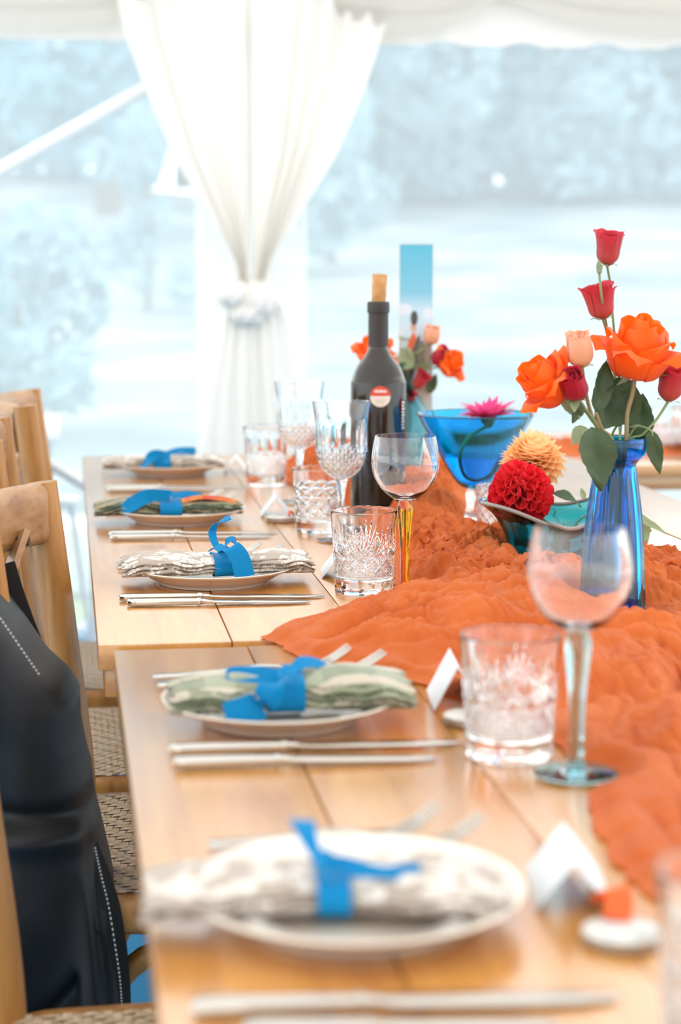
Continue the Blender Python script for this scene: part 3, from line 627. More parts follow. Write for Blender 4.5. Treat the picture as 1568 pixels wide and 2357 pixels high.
def fork_meshes():
    h = loftx([(0, .008, .0016, .004), (.003, .015, .0026, .004), (.03, .0125, .0030, .0042), (.08, .007, .0034, .007), (.105, .0058, .0036, .0095), (.125, .006, .0034, .0085), (.137, .012, .0024, .0065), (.143, .021, .0018, .0055)], .35)
    hd = loftx([(.142, .0205, .0018, .0056), (.150, .0235, .0016, .0048), (.158, .0235, .0016, .0056)], .35)
    t = tube([(0, 0, .0056), (.012, 0, .0088), (.024, 0, .0142), (.036, 0, .0215), (.041, 0, .0252)], [.0016, .0016, .0015, .0012, .0007], 6, 3)
    return h, hd, t
FK = fork_meshes()
for q in FK: q.materials.append(M['silver'])
def fork(p, tip, label):
    root = empty('table_fork'); tag(root, label, 'fork', 'forks beyond the plates'); lay(root, on(*p), on(*tip, .775), .196)
    link('handle', FK[0], None, root); link('head', FK[1], None, root)
    for k in range(4): link('tine', FK[2], None, root, (.157, (k - 1.5) * .0066, 0))
def section(W, H, x, n=90, off=0., seed=0., layers=5, zl=None):
    t = np.linspace(0, 2 * PI, n, endpoint=False); c, s = np.cos(t), np.sin(t)
    y = (W / 2 + off) * np.sign(c) * np.abs(c) ** .75; z = H / 2 + (H / 2 + off) * np.sign(s) * np.abs(s) ** .8
    if off == 0:
        fr = np.clip(-c, 0, 1); zz = z / H * layers + .35 * math.sin(x * 70 + seed) + .22 * math.sin(x * 170 + seed * 2)
        notch = np.abs(np.sin(zz * PI)) ** .5; low = 1 - sstep(.55, .95, z / H)
        y = y + fr * (low * .011 * (1 - notch) - .004 * (1 - low)) - fr * low * .003 * np.sin(np.floor(zz) * 2.1 + x * 60 + seed)
        z = z + .0008 * np.sin(x * 80 + c * 3 + seed) * np.clip(s, 0, 1) + .0016 * perlin(np.full(n, x * 45 + seed), c * 2.2 + seed) * (s > -.3)
    return y, z
def napkin(c, ln, rot, W, H, matn, label, seed, xb, bw=.034, pinch=.30, droop=(.0, .0)):
    root = empty('napkin_roll', c, (0, 0, rot)); tag(root, label, 'napkin', 'rolled napkins tied with blue ribbon')
    n = 120; xs = np.linspace(-ln / 2, ln / 2, n); G, UVs = [], []
    def dims(x):
        pf = 1 - pinch * math.exp(-((x - xb) / .028) ** 2); e = 1 - .35 * (abs(x) / (ln / 2)) ** 6
        return W * pf * (1 + .10 * math.sin(x * 26 + seed)), H * (1 - .6 * pinch * math.exp(-((x - xb) / .03) ** 2)) * e * (1 + .08 * math.sin(x * 31 + seed * 1.3))
    zoff = lambda x: droop[0] * max(0, -x / (ln / 2)) ** 2 + droop[1] * max(0, x / (ln / 2)) ** 2
    for x in xs:
        w_, h_ = dims(x); y, z = section(w_, h_, x, seed=seed); per = np.r_[0, np.cumsum(np.hypot(np.diff(y), np.diff(z)))]
        xe = x + np.where(abs(x) > ln / 2 - .012, .003 * np.sin(np.arange(90) * .9 + seed), 0)
        G.append(np.c_[np.broadcast_to(xe, 90), y, z + zoff(x)]); UVs.append(np.c_[np.full(90, x), per + seed * .37])
    # tucked-in ends
    for k in (0, 1):
        e = G[0 if k == 0 else -1]; cen = e.mean(0); inn = cen + (e - cen) * np.array([1, .55, .5]); inn[:, 0] += (.006 if k == 0 else -.006)
        u = UVs[0 if k == 0 else -1]
        if k == 0: G.insert(0, inn); UVs.insert(0, u)
        else: G.append(inn); UVs.append(u)
    link('cloth', gridmesh(np.array(G), cv=True, caps=True, uv=np.array(UVs), sharp=75), M[matn], root)
    B = []
    for x in np.linspace(xb - bw / 2, xb + bw / 2, 9):
        w_, h_ = dims(x); y, z = section(w_, h_, x, off=.0028); B.append(np.c_[np.full(90, x), y, z + zoff(x)])
    link('ribbon_band', gridmesh(np.array(B), cv=True, sharp=60), M['ribbon'], root)
    return root
def bow(root, c, Y, pieces):                # ribbon pieces as (name, [(px,py,dy)...], width px, across)
    k = Y / F; inv = Matrix.Rotation(-root.rotation_euler.z, 4, 'Z')
    for nm, pts, wpx, acr in pieces:
        P = [tuple(inv @ (at(px, py, Y + dy) - root.location)) for px, py, dy in pts]
        wd = wpx * k if np.ndim(wpx) == 0 else [q * k for q in wpx]
        a = [tuple(inv @ Vector(q)) for q in acr] if isinstance(acr, list) else tuple(inv @ Vector(acr))
        link(nm, strip(P, wd, a, .0005, 10), M['ribbon'], root)
def pc(p, dy): q = on(*p); return Vector((q.x, q.y + dy, 0))
def plate(p, label):
    b = on(*p); o = link('side_plate', PLATE, None, None, (b.x, b.y + .064, TZ + .0004)); tag(o, label, 'plate', 'cream side plates'); return o.location
pl1 = plate((395, 1100), 'cream side plate farthest away, by the window end of the table')
pl2 = plate((418, 1213), 'cream side plate under the coral and dark green napkin')
pl3 = plate((500, 1360), 'cream side plate in sharp focus under the taupe leaf-print napkin')
pl4 = plate((664, 1697), 'cream side plate under the sage green checked napkin')
pl5 = plate((858, 2202), 'nearest cream side plate, blurred in the foreground')
# napkins
def npos(px, pl, dy=-.008): return (at(px, 1300, pl[1] + dy).x, pl[1] + dy, TZ + .0125)
n1 = napkin(npos(378, pl1), .214, 0, .082, .023, 'nap_pale', 'pale printed napkin roll on the farthest plate', 1.3, -.003, .030)
bow(n1, 0, pl1[1], [('bow_loop', [(378, 1046, -.02), (410, 1036, -.03), (450, 1036, -.02), (430, 1046, 0), (385, 1050, .0)], 12, (0, .5, 1)), ('ribbon_tail', [(380, 1047, -.04), (352, 1050, -.05), (322, 1082, -.055)], [18, 26, 26], (.6, .3, .8)), ('bow_knot', [(370, 1050, -.035), (380, 1044, -.03), (392, 1049, -.035)], 12, (0, .6, .8))])
n2 = napkin(npos(388, pl2), .212, 0, .082, .023, 'nap_mixed', 'dark green printed napkin roll showing a coral fold', 2.1, .003, .032)
o = link('coral_fold', strip([(.018, -.012, .0195), (.045, -.010, .0245), (.075, -.012, .0225), (.098, -.012, .017)], .034, (0, 1, -.12), .003), M['nap_coral'], n2)
bow(n2, 0, pl2[1], [('bow_loop', [(400, 1140, -.03), (432, 1136, -.02), (465, 1142, 0), (435, 1146, .02), (396, 1143, .02)], 14, (0, .7, .7)), ('bow_loop', [(390, 1142, -.02), (350, 1136, .0), (305, 1146, .01)], [14, 20, 14], (0, .6, .8)),
                    ('ribbon_tail', [(392, 1139, -.035), (340, 1142, -.05), (305, 1160, -.052), (280, 1176, -.05)], [22, 32, 34, 30], (.5, .2, .85)), ('bow_knot', [(374, 1144, -.03), (390, 1135, -.03), (404, 1142, -.03)], 16, (0, .7, .7))])
n3 = napkin(npos(498, pl3), .222, math.radians(1), .088, .025, 'nap_taupe', 'taupe leaf-print napkin roll with an upright curl of ribbon', 3.7, .013, .036, droop=(0, 0))
bow(n3, 0, pl3[1], [('ribbon_tail', [(510, 1270, -.02), (495, 1250, -.01), (489, 1226, .0), (500, 1206, .0), (530, 1190, .0)], [16, 17, 20, 22, 22], [(.9, .5, .3), (.9, .5, .2), (.8, .5, .6)]),
                    ('ribbon_tail', [(512, 1270, -.038), (532, 1262, -.052), (552, 1284, -.058), (564, 1328, -.06)], [30, 40, 44, 46], (1, -.1, .35)),
                    ('bow_loop', [(512, 1266, -.02), (528, 1246, -.01), (541, 1246, .0), (536, 1262, -.0), (515, 1268, -.015)], 22, (.3, 1, .3)), ('bow_knot', [(482, 1268, -.02), (500, 1258, -.032), (514, 1270, -.045), (518, 1292, -.048)], [8, 20, 22, 12], (.9, -.1, .5))])
n4 = napkin(npos(666, pl4), .198, math.radians(-1), .085, .030, 'nap_green', 'sage green checked napkin roll with a looped blue bow', 5.2, -.005, .030)
bow(n4, 0, pl4[1], [('bow_loop', [(650, 1552, -.01), (590, 1546, .0), (530, 1548, .0), (528, 1574, -.025), (580, 1572, -.03), (640, 1558, -.025)], [26, 26, 24, 22, 24, 26], (0, .6, 1)),
                    ('bow_loop', [(672, 1545, -.02), (700, 1524, -.01), (740, 1530, .0), (755, 1550, .0), (715, 1552, .01), (676, 1550, 0)], [28, 34, 30, 26, 26, 26], (0, .9, .6)),
                    ('ribbon_tail', [(668, 1550, -.045), (640, 1575, -.060), (590, 1626, -.064), (518, 1646, -.066)], [44, 64, 70, 58], (.75, .1, .6)), ('bow_knot', [(640, 1556, -.035), (660, 1540, -.036), (684, 1552, -.036)], 28, (0, .8, .6))])
n5 = napkin(npos(745, pl5), .205, math.radians(-4), .082, .022, 'nap_pale', 'blurred pale printed napkin roll on the nearest plate', 6.1, .004, .019)
bow(n5, 0, pl5[1], [('ribbon_tail', [(742, 1990, -.03), (722, 1955, -.02), (705, 1915, -.01), (696, 1888, .0)], [30, 34, 50, 62], (1, .2, -.1)),
                    ('bow_loop', [(745, 1985, -.035), (800, 1990, -.03), (880, 2008, -.025), (955, 1998, -.02), (960, 2016, -.02), (880, 2010, -.04), (800, 2000, -.045)], [40, 38, 30, 26, 22, 26, 36], (0, .5, 1)), ('bow_knot', [(725, 1985, -.045), (748, 1972, -.05), (768, 1995, -.05)], 36, (.4, .2, .9))])
for k, (p, q, lb) in enumerate((((388, 1738), (1062, 1716), 'upper knife of the pair in front of the sage napkin'), ((398, 1768), (1006, 1752), 'lower knife of the pair in front of the sage napkin'),
      ((274, 1385), (748, 1377), 'upper knife of the sharp pair in front of the taupe napkin'), ((292, 1396), (716, 1390), 'lower knife of the sharp pair in front of the taupe napkin'),
      ((250, 1236), (640, 1230), 'upper knife of the pair between the coral and taupe napkins'), ((252, 1244), (625, 1239), 'lower knife of the pair between the coral and taupe napkins'),
      ((243, 1128), (560, 1124), 'upper knife of the pair before the farthest plate'), ((246, 1133), (520, 1130), 'lower knife of the pair before the farthest plate'),
      ((440, 2338), (1430, 2306), 'nearest pair, upper knife along the bottom edge of the photo'), ((560, 2392), (1290, 2372), 'nearest pair, lower knife cut by the bottom edge of the photo'))): knife(p, q, lb)
for p, q, lb in (((352, 1568), (800, 1488), 'farther fork behind the sage napkin'), ((362, 1588), (880, 1500), 'nearer fork behind the sage napkin'),
      ((268, 1306), (598, 1248), 'farther fork behind the taupe napkin'), ((270, 1315), (648, 1254), 'nearer fork behind the taupe napkin'),
      ((235, 1176), (508, 1126), 'farther fork behind the coral napkin'), ((240, 1184), (545, 1130), 'nearer fork behind the coral napkin'),
      ((480, 1958), (1003, 1852), 'farther fork behind the nearest plate'), ((505, 1990), (1108, 1876), 'nearer fork behind the nearest plate'),
      ((228, 1083), (470, 1046), 'fork lying behind the farthest plate')): fork(p, q, lb)
# place cards and round tins
def card(p, rz, w_, h_, label, op=.030):
    b = on(*p); root = empty('place_card', (b.x, b.y, TZ + .0003), (0, 0, rz)); tag(root, label, 'place card', 'white tent place cards')
    a = math.atan2(op, h_); 
    for s in (-1, 1):
        me = box(w_, .0006, math.hypot(op, h_), 0, (0, 0, -math.hypot(op, h_) / 2)); link('card_leaf', me, M['white'], root, (0, 0, h_ + .0005), (s * -a, 0, 0))
    V = [];
    for k in range(2):
        x = np.linspace(-.25 * w_, .25 * w_, 40); zz = -(.012 + k * .009) + .0022 * np.sin(x * 2100 + k) * np.sin(x * 310 + k * 2); V.append(np.c_[x, np.full(40, -.0008), zz])
    for pth in V: link('handwriting', tube(pth, .00035, 4), M['ink'], root, (0, 0, h_ + .0005), (a, 0, 0))
R90 = math.radians(84)
def cardw(x, y, w_, h_, op, rz, label):
    global on
    _o = on; on = lambda *a: Vector((x, y, TZ)); card((0, 0), rz, w_, h_, label, op); on = _o
cardw(.3275, 1.598, .078, .038, .020, R90, 'tilted white place card beside the near cut-glass tumbler')
cardw(.296, 1.092, .082, .030, .023, math.radians(80), 'blurred white place card right of the nearest plate')
cardw(.308, 2.85, .075, .028, .022, R90, 'white place card left of the arched-cut tumbler')
cardw(.323, 2.285, .070, .026, .020, R90, 'white place card half hidden behind the sharp tumbler')
cardw(.300, 3.44, .070, .028, .022, R90, 'white place card by the farthest plate')
TIN_T = lathe([(0, .0078), (.0205, .0078), (.0225, .0070), (.0228, .0060), (.020, .0055), (0, .0055)], 40); TIN_S = lathe([(0, 0), (.0215, 0), (.0225, .0008), (.0230, .0055), (.0218, .0058), (0, .0058)], 40)
m = mat('printed_lid', (.8, .8, .8), .35); setcol(m, ramp(m, noise(m, coords(m, 'Object', (1, 1, 1)), 60, 3), [(.42, (.60, .59, .55)), (.52, (.62, .58, .54)), (.58, (.34, .44, .44)), (.66, (.62, .38, .27))]))
TIN_T.materials.append(m); TIN_S.materials.append(M['tin_side'])
M['tab'] = mat('orange_ribbon', (.85, .16, .03), .5, transl=.3)
def tin(p, label, tab=None):
    b = on(*p); root = empty('round_tin', (b.x, b.y, TZ + .0003)); tag(root, label, 'tin', 'small round tins by the place cards'); link('base', TIN_S, None, root); link('lid', TIN_T, None, root)
    if tab: link('orange_tab', strip(tab[0], tab[1], tab[2], .0012), M['tab'], root)
tin((1432, 2168), 'blurred round printed tin at the right below the card', ([(.000, .012, .0085), (.004, .020, .016), (.004, .030, .020), (.0, .040, .010)], .016, (1, 0, .2)))
tin((1084, 1664), 'round tin behind the near cut-glass tumbler'); tin((648, 1200), 'round tin by the arched-cut tumbler with an orange tab', ([(.010, -.004, .0085), (.014, 0, .0125), (.018, .004, .010)], .010, (.2, 1, 0)))

# ------------------------------------------------------------------ glassware
def sd(S, Z, a, b):
    ax, az = a; dx, dz = b[0] - ax, b[1] - az; t = np.clip(((S - ax) * dx + (Z - az) * dz) / (dx * dx + dz * dz), 0, 1); return np.hypot(S - ax - t * dx, Z - az - t * dz), t
def vgroove(d, w, depth): return depth * np.clip(1 - d / w, 0, 1)
def tumbler_mesh(h, rb, rt, cut, wall=.0030, basez=.016, n=336, nz=170):
    zo = np.linspace(.0012, h - .0008, nz); ro = rb + (rt - rb) * (zo / h) ** 1.25
    outer = [(0, .0014), (rb * .55, .0014), (rb * .80, .0), (rb - .0012, .0)] + list(zip(ro, zo)) + [(rt - .0006, h), (rt - .0014, h)]
    zi = np.linspace(h - .001, basez + .004, 24); ri = rb + (rt - rb) * (zi / h) ** 1.25 - np.interp(zi, [basez, h * .8, h], [wall * 1.25, wall * .8, .0016])
    inner = list(zip(ri, zi)) + [(ri[-1] - .0012, basez + .0016), (ri[-1] - .0045, basez), (0, basez)]
    prof = outer + inner; no = len(outer)
    def disp(T, Z, R):
        D = np.zeros_like(R); sl = slice(4, 4 + nz); D[sl] = cut(T[sl], Z[sl], R[sl]); return D
    return lathe(prof, n, disp, sharp=22)
def star_cut(T, Z, R):
    U_ = 6; per = 2 * PI / U_; out = np.zeros_like(Z)
    def tile(off): return (((T / per + off) % 1) - .5) * per * R
    S = tile(0)
    for k, ang in enumerate(np.linspace(-46, 46, 8)):
        ln = .037 - .00018 * abs(ang) ** 1.2; a = math.radians(ang); d, t = sd(S, Z, (0, .041), (ln * math.sin(a), .041 + ln * math.cos(a))); out = np.maximum(out, vgroove(d, .0018 * (1 - .75 * t) + .0003, .0016))
    S2 = tile(.5)
    for ang in (-62, -32, 0, 32, 62):
        a = math.radians(ang); d, t = sd(S2, Z, (0, .046), (.017 * math.sin(a), .046 + .020 * math.cos(a))); out = np.maximum(out, vgroove(d, .0016 * (1 - .7 * t) + .0002, .0014))
    d1, _ = sd(S, Z, (-.0205, .024), (0, .043)); d2, _ = sd(S, Z, (.0205, .024), (0, .043)); out = np.maximum(out, vgroove(np.minimum(d1, d2), .0022, .0017))
    d1, _ = sd(S2, Z, (-.0205, .022), (0, .042)); d2, _ = sd(S2, Z, (.0205, .022), (0, .042)); out = np.maximum(out, vgroove(np.minimum(d1, d2), .0018, .0014))
    s = T * .036; q = .0034; band = sstep(.020, .023, Z) * (1 - sstep(.040, .044, Z))
    hx = np.minimum(np.abs(((s + Z) / q) % 1 - .5), np.abs(((s - Z) / q) % 1 - .5)) * q; out = np.maximum(out, vgroove(hx, .0011, .0010) * band)
    out += .0018 * np.exp(-((Z - .0185) / .0016) ** 2)                                     # waist ring above the foot
    fl_ = (1 - np.cos(((T * 12 / (2 * PI)) % 1 - .5) * 2 * PI / 12)) ; out += .030 * fl_ * (1 - sstep(.014, .0175, Z))  # faceted foot
    return out
def arch_cut(T, Z, R):
    out = np.zeros_like(Z)
    for c, ph in ((.060, 0), (.060, PI), (.046, 0), (.046, PI)):
        d = np.abs(Z - (c + .010 * np.abs(np.sin(T * 3 + ph / 2)) - .006)); out = np.maximum(out, vgroove(d, .0026, .0018))
    for ph in (0, .5):
        S = (((T * 6 / (2 * PI) + ph) % 1) - .5) * 2 * PI / 6 * R; d, _ = sd(S, Z, (-.016, .024), (.016, .048)); d2, _ = sd(S, Z, (.016, .024), (-.016, .048)); out = np.maximum(out, vgroove(np.minimum(d, d2), .0022, .0015))
    return out + .0015 * np.exp(-((Z - .018) / .002) ** 2)
def panel_cut(T, Z, R):
    f = 1 - np.abs(np.cos(T * 7)); s = T * .036; q = .0062; band = sstep(.020, .024, Z) * (1 - sstep(.050, .054, Z))
    hx = np.minimum(np.abs(((s + Z) / q) % 1 - .5), np.abs(((s - Z) / q) % 1 - .5)) * q
    return .0014 * f * sstep(.052, .06, Z) * (1 - sstep(.080, .088, Z)) + vgroove(hx, .0018, .0016) * band
TS = tumbler_mesh(.0955, .0338, .0388, star_cut); TA = tumbler_mesh(.090, .0335, .0390, arch_cut, n=240, nz=110); TP = tumbler_mesh(.100, .0330, .0385, panel_cut, n=224, nz=100)
for q in (TS, TA, TP): q.materials.append(M['glass'])
def tumbler(me, p, label, z=TZ + .0004, rz=0.):
    b = on(*p, TZ) if z > .74 else on(*p, z); o = link('tumbler', me, None, None, (b.x, b.y, z), (0, 0, rz)); tag(o, label, 'tumbler', 'cut-glass tumblers'); return o
tumbler(TS, (838, 1362), 'sharp star-cut crystal tumbler beside the amber-stemmed glass', rz=.22 - PI / 2)
tumbler(TS, (1172, 1738), 'blurred star-cut tumbler beside the aqua-stemmed glass', rz=.6)
tumbler(TS, (1690, 2450), 'tumbler cut off at the lower right edge of the photo', rz=.1)
tumbler(TA, (736, 1222), 'tumbler with interlaced arched cuts', rz=.3); tumbler(TP, (612, 1116), 'pale tumbler farthest back at the left of the goblets')
def goblet(p, label, bowl, stem, footm, mats, z=TZ + .0014):
    b = on(*p); root = empty('wine_glass', (b.x, b.y, z)); tag(root, label, 'wine glass'); link('bowl', bowl, M[mats[0]], root); link('stem', stem, M[mats[1]], root); link('foot', footm, M[mats[2]], root); return root
def bowl_mesh(prof, wall, n=72, disp=None):
    P = crom(prof, 6); nrm = np.gradient(P, axis=0); nr = np.c_[-nrm[:, 1], nrm[:, 0]]; nr /= np.linalg.norm(nr, axis=1)[:, None] + 1e-9
    w_ = np.interp(np.linspace(0, 1, len(P)), np.linspace(0, 1, len(wall)), wall) ; I = P + nr * w_[:, None]; I[:, 0] = np.clip(I[:, 0], 0, None); I = I[I[:, 1] > P[0, 1]]; I[0, 0] = 0
    pr = np.vstack([[(0, P[0, 1])], P, I[::-1]]); no = len(P) + 1
    def dd(T, Z, R):
        D = np.zeros_like(R); D[:no] = disp(T[:no], Z[:no], R[:no]); return D
    return lathe(pr, n, dd if disp else None, sharp=30)
def stem_mesh(prof, n=48, flutes=0, amp=0.):
    P = crom(prof, 6); pr = np.vstack([[(0, P[0, 1])], P, [(0, P[-1, 1])]])
    return lathe(pr, n, (lambda T, Z, R: amp * R * (.5 + .5 * np.cos(T * flutes))) if flutes else None, sharp=60)
def foot_mesh(r, h=.005): return lathe([(0, 0), (r * .9, 0), (r, .0007), (r, .0014)] + crom([(r * .97, .0018), (r * .6, .0024), (r * .3, .0036), (.006, h)], 5).tolist() + [(0, h)], 64, sharp=60)
# amber-stemmed round glass
goblet((932, 1362), 'round wine glass with an amber stem in the middle of the photo',
       bowl_mesh([(.006, .105), (.014, .1075), (.026, .117), (.0355, .132), (.0390, .148), (.0380, .163), (.0350, .1800)], [.006, .003, .0016, .0012, .0011, .0010, .0009]),
       stem_mesh([(.0062, .004), (.0054, .012), (.0054, .035), (.0066, .062), (.0088, .085), (.0096, .096), (.0080, .1025), (.0066, .1048)], 48, 6, .06), foot_mesh(.033), ('glass', 'amber', 'amber'))
goblet((1326, 1785), 'round wine glass with an aqua stem in the foreground',
       bowl_mesh([(.006, .108), (.014, .1105), (.025, .119), (.0345, .134), (.0385, .149), (.0378, .163), (.0335, .1845)], [.006, .003, .0016, .0012, .0011, .0010, .0009]),
       stem_mesh([(.0080, .004), (.0062, .0075), (.0060, .030), (.0066, .060), (.0088, .083), (.0100, .097), (.0092, .105), (.0070, .1078)], 48, 6, .06), foot_mesh(.0315), ('glass', 'aqua', 'aqua'))
def crystal(T, Z, R):
    q = .0107; s = T * .034; band = 1 - sstep(.122, .127, Z); hx = np.minimum(np.abs(((s + Z) / q) % 1 - .5), np.abs(((s - Z) / q) % 1 - .5)) * q
    fl_ = (.5 - .5 * np.cos(T * 16)); return vgroove(hx, .0030, .0022) * band + .0008 * fl_ * sstep(.124, .132, Z) * (1 - sstep(.150, .168, Z))
CB = bowl_mesh([(.006, .084), (.016, .0875), (.028, .100), (.0345, .118), (.0362, .140), (.0366, .165), (.0400, .1895)], [.006, .0042, .003, .0028, .0026, .0024, .0020], 224, crystal)
CS = stem_mesh([(.0085, .004), (.0060, .010), (.0045, .030), (.0046, .055), (.0068, .074), (.0100, .0835)], 48, 6, .10); CF = foot_mesh(.034)
goblet((786, 1244), 'tall cut-crystal wine glass in front of the bottle', CB, CS, CF, ('glass',) * 3); goblet((690, 1156), 'blurred cut-crystal wine glass left of the bottle', CB, CS, CF, ('glass',) * 3)

# wine bottle
b = pos['bottle']; bt = empty('wine_bottle', (b.x, b.y, TZ + .0014)); tag(bt, 'dark wine bottle with a cork pushed in and a round red sticker', 'bottle')
bo = crom([(.0395, .006), (.0402, .02), (.0402, .10), (.0402, .193), (.0388, .208), (.0320, .2255), (.0210, .2405), (.0152, .252), (.0140, .265), (.0138, .29), (.0138, .312)], 6)
link('glass_body', lathe(np.vstack([[(0, .006), (.026, .003), (.034, 0), (.0385, .0015)], bo, [(.0105, .312)], np.c_[np.clip(bo[::-1, 0] - .0035, .0095, None), np.clip(bo[::-1, 1], .012, None)][1:], [(0, .014)]]), 72), M['bottle'], bt)
wi = crom([(.0355, .014), (.0362, .02), (.0362, .10), (.0362, .180), (.0350, .196)], 6)
link('wine', lathe(np.vstack([[(0, .0145)], wi, [(0, .196)]]), 56), M['wine'], bt)
link('capsule', lathe([(.0142, .2555), (.0148, .2556), (.0145, .30), (.0145, .3035), (.0160, .3045), (.0163, .3095), (.0163, .3175), (.0155, .3200), (.0125, .3202), (.0120, .3190), (.0120, .312), (.0140, .311), (.0140, .2565)], 48), M['capsule'], bt)
m = M['cork'] = mat('cork', (.55, .28, .10), .8); v = coords(m, 'Object', (1, 1, 1)); n1_ = noise(m, v, 90, 4); n2_ = noise(m, coords(m, 'Object', (900, 900, 260)), 1, 2, .5)
setcol(m, mixc(m, math_(m, 'GREATER_THAN', n2_, .66), ramp(m, n1_, [(.3, (.42, .19, .06)), (.7, (.66, .36, .14))]), (.20, .08, .03)))
o = link('cork', lathe([(0, 0), (.0092, 0), (.0102, .002), (.0108, .044), (.0102, .0455), (0, .0460)], 36), M['cork'], bt, (0, 0, .314), (math.radians(1), math.radians(2.5), 0))
# round sticker wrapped on the bottle, facing the camera side
def wrap(me, az, zc, rr):
    for vt in me.vertices:
        th = az + vt.co.x / .0403; vt.co = Vector((rr * math.cos(th), rr * math.sin(th), zc + vt.co.y))
    me.update(); return me
def disc(r, y0=-9, y1=9, n=40, rings=8):
    V, Fc = [], []
    xs_ = np.linspace(-r, r, 33)
    for x in xs_:
        h_ = math.sqrt(max(r * r - x * x, 0)); a, c_ = max(-h_, y0), min(h_, y1)
        if c_ < a: a = c_ = max(min(y0, h_), -h_) if y0 > 0 else min(max(y1, -h_), h_)
        for q in np.linspace(a, c_, rings): V.append((x, q, 0))
    return build(V, gridfaces(33, rings), smooth=True)
saz = math.atan2(-b.y, -b.x) + .08; szc = .186
M['sticker_w'] = mat('sticker_white', (.72, .62, .54), .6); M['sticker_r'] = mat('sticker_red', (.62, .07, .035), .6); M['print_w'] = mat('print_white', (.85, .82, .78), .6); M['print_g'] = mat('print_grey', (.55, .45, .38), .6)
st = link('sticker', wrap(disc(.0150), saz, szc, .0404), M['sticker_w'], bt)
link('red_half', wrap(disc(.0150, .0008), saz, szc, .0406), M['sticker_r'], st)
def lettering(txt, size, az, zc, rr, rot=0., parent=None, nm='lettering', mt=None):
    cu = bpy.data.curves.new('t', 'FONT'); cu.body = txt; cu.size = size; cu.align_x = 'CENTER'; cu.align_y = 'CENTER'; cu.offset = size * .025
    ob = bpy.data.objects.new('t', cu); col.objects.link(ob); dg = bpy.context.evaluated_depsgraph_get(); me = bpy.data.meshes.new_from_object(ob.evaluated_get(dg)); bpy.data.objects.remove(ob)
    if rot: me.transform(Matrix.Rotation(rot, 4, 'Z'))
    me.materials.clear(); return link(nm, wrap(me, az, zc, rr), mt, parent)
lettering('vivino', .0075, saz, szc + .0078, .04085, parent=st, mt=M['print_w'])
for k, wd in enumerate((.013, .015, .012)): link('fine_print', wrap(gridmesh(np.stack(np.meshgrid(np.linspace(-wd / 2, wd / 2, 12), np.array([0, .0006]), indexing='ij') + [np.zeros((12, 2))], -1)), saz, szc - .005 - k * .0021, .0407), M['print_g'], st)
link('rear_label', wrap(gridmesh(np.stack(np.meshgrid(np.linspace(-.016, .016, 14), np.linspace(-.055, .055, 6), indexing='ij') + [np.zeros((14, 6))], -1)), saz + 1.35, .125, .0404), mat('dark_label', (.10, .085, .075), .6), bt)
for k in range(9): link('label_mark', wrap(gridmesh(np.stack(np.meshgrid(np.linspace(-.004, .004 - .002 * (k % 2), 6), np.array([0, .0024]), indexing='ij') + [np.zeros((6, 2))], -1)), saz + 1.02, .175 - k * .0046, .0407), M['print_w'], bt)

# blue coupe on a clear pedestal, with water and a gerbera
b = pos['coupe']; cp_ = empty('glass_coupe', (b.x, b.y, TZ + .0014)); tag(cp_, 'bright blue glass coupe on a clear pedestal holding a pink flower', 'bowl')
link('bowl', bowl_mesh([(.010, .0485), (.020, .0525), (.030, .0615), (.041, .0785), (.0575, .107), (.072, .133), (.0835, .1555), (.0850, .158)], [.004, .003, .0025, .0022, .002, .0018, .0018, .0012], 96), M['azure'], cp_)
link('pedestal', stem_mesh([(.020, .005), (.015, .010), (.0125, .028), (.0135, .042), (.0105, .0484)], 48), M['glass'], cp_); link('foot', foot_mesh(.036, .0055), M['glass'], cp_)
link('water', lathe(np.vstack([[(0, .0555)], crom([(.016, .0565), (.026, .0635), (.0355, .0765), (.0480, .0975)], 5), [(0, .0975)]]), 64), mat('blue_water', (.35, .75, 1.0), 0, trans=1, ior=1.2), cp_)
# dimpled clear votive
b = pos['dimple']
def dim(T, Z, R): q = np.cos(T * 15) * np.cos(Z * 480); return .0007 * np.clip(q, -1, 1) + .0003 * np.sin(T * 31 + Z * 900)
o = link('votive_glass', tumbler_mesh(.078, .030, .0325, dim, n=180, nz=90), M['glass'], None, (b.x, b.y, TZ + .0014)); tag(o, 'clear dimpled glass between the blue coupe and the teal bowl', 'votive')
# free-form teal bowl
b = pos['teal']; tb = empty('teal_bowl', (b.x, b.y, TZ + .0014)); tag(tb, 'teal free-form glass bowl with a wavy rim holding the dahlias', 'bowl')
nt_, nr_ = 96, 26; th = np.linspace(0, 2 * PI, nt_, endpoint=False); rimz = .073 + .011 * np.cos(2 * (th - PI)) + .006 * np.cos(3 * th + .6) + .006 * np.sin(th); rimr = .080 + .010 * np.cos(2 * (th - PI)) + .003 * np.cos(3 * th)
pf = crom([(.62, 0), (.62, .12), (.60, .30), (.66, .55), (.80, .80), (.97, .97), (1.0, 1.0)], 5); G = []
for fr_, fz in [(0, 0)] + pf.tolist(): G.append(np.c_[fr_ * rimr * np.cos(th), fr_ * rimr * np.sin(th), fz * rimz])
for fr_, fz in pf[::-1].tolist(): G.append(np.c_[np.clip(fr_ * rimr - .0034, 0, None) * np.cos(th), np.clip(fr_ * rimr - .0034, 0, None) * np.sin(th), .010 + fz * (rimz - .010) + (.0012 if fz > .99 else 0)])
G.append(np.c_[0 * th, 0 * th, 0 * th + .010]); me = gridmesh(np.array(G), cv=True, sharp=60); bm = bmesh.new(); bm.from_mesh(me); bmesh.ops.remove_doubles(bm, verts=bm.verts, dist=1e-6); bmesh.ops.recalc_face_normals(bm, faces=bm.faces); bm.to_mesh(me); bm.free()
link('bowl', me, M['teal'], tb)
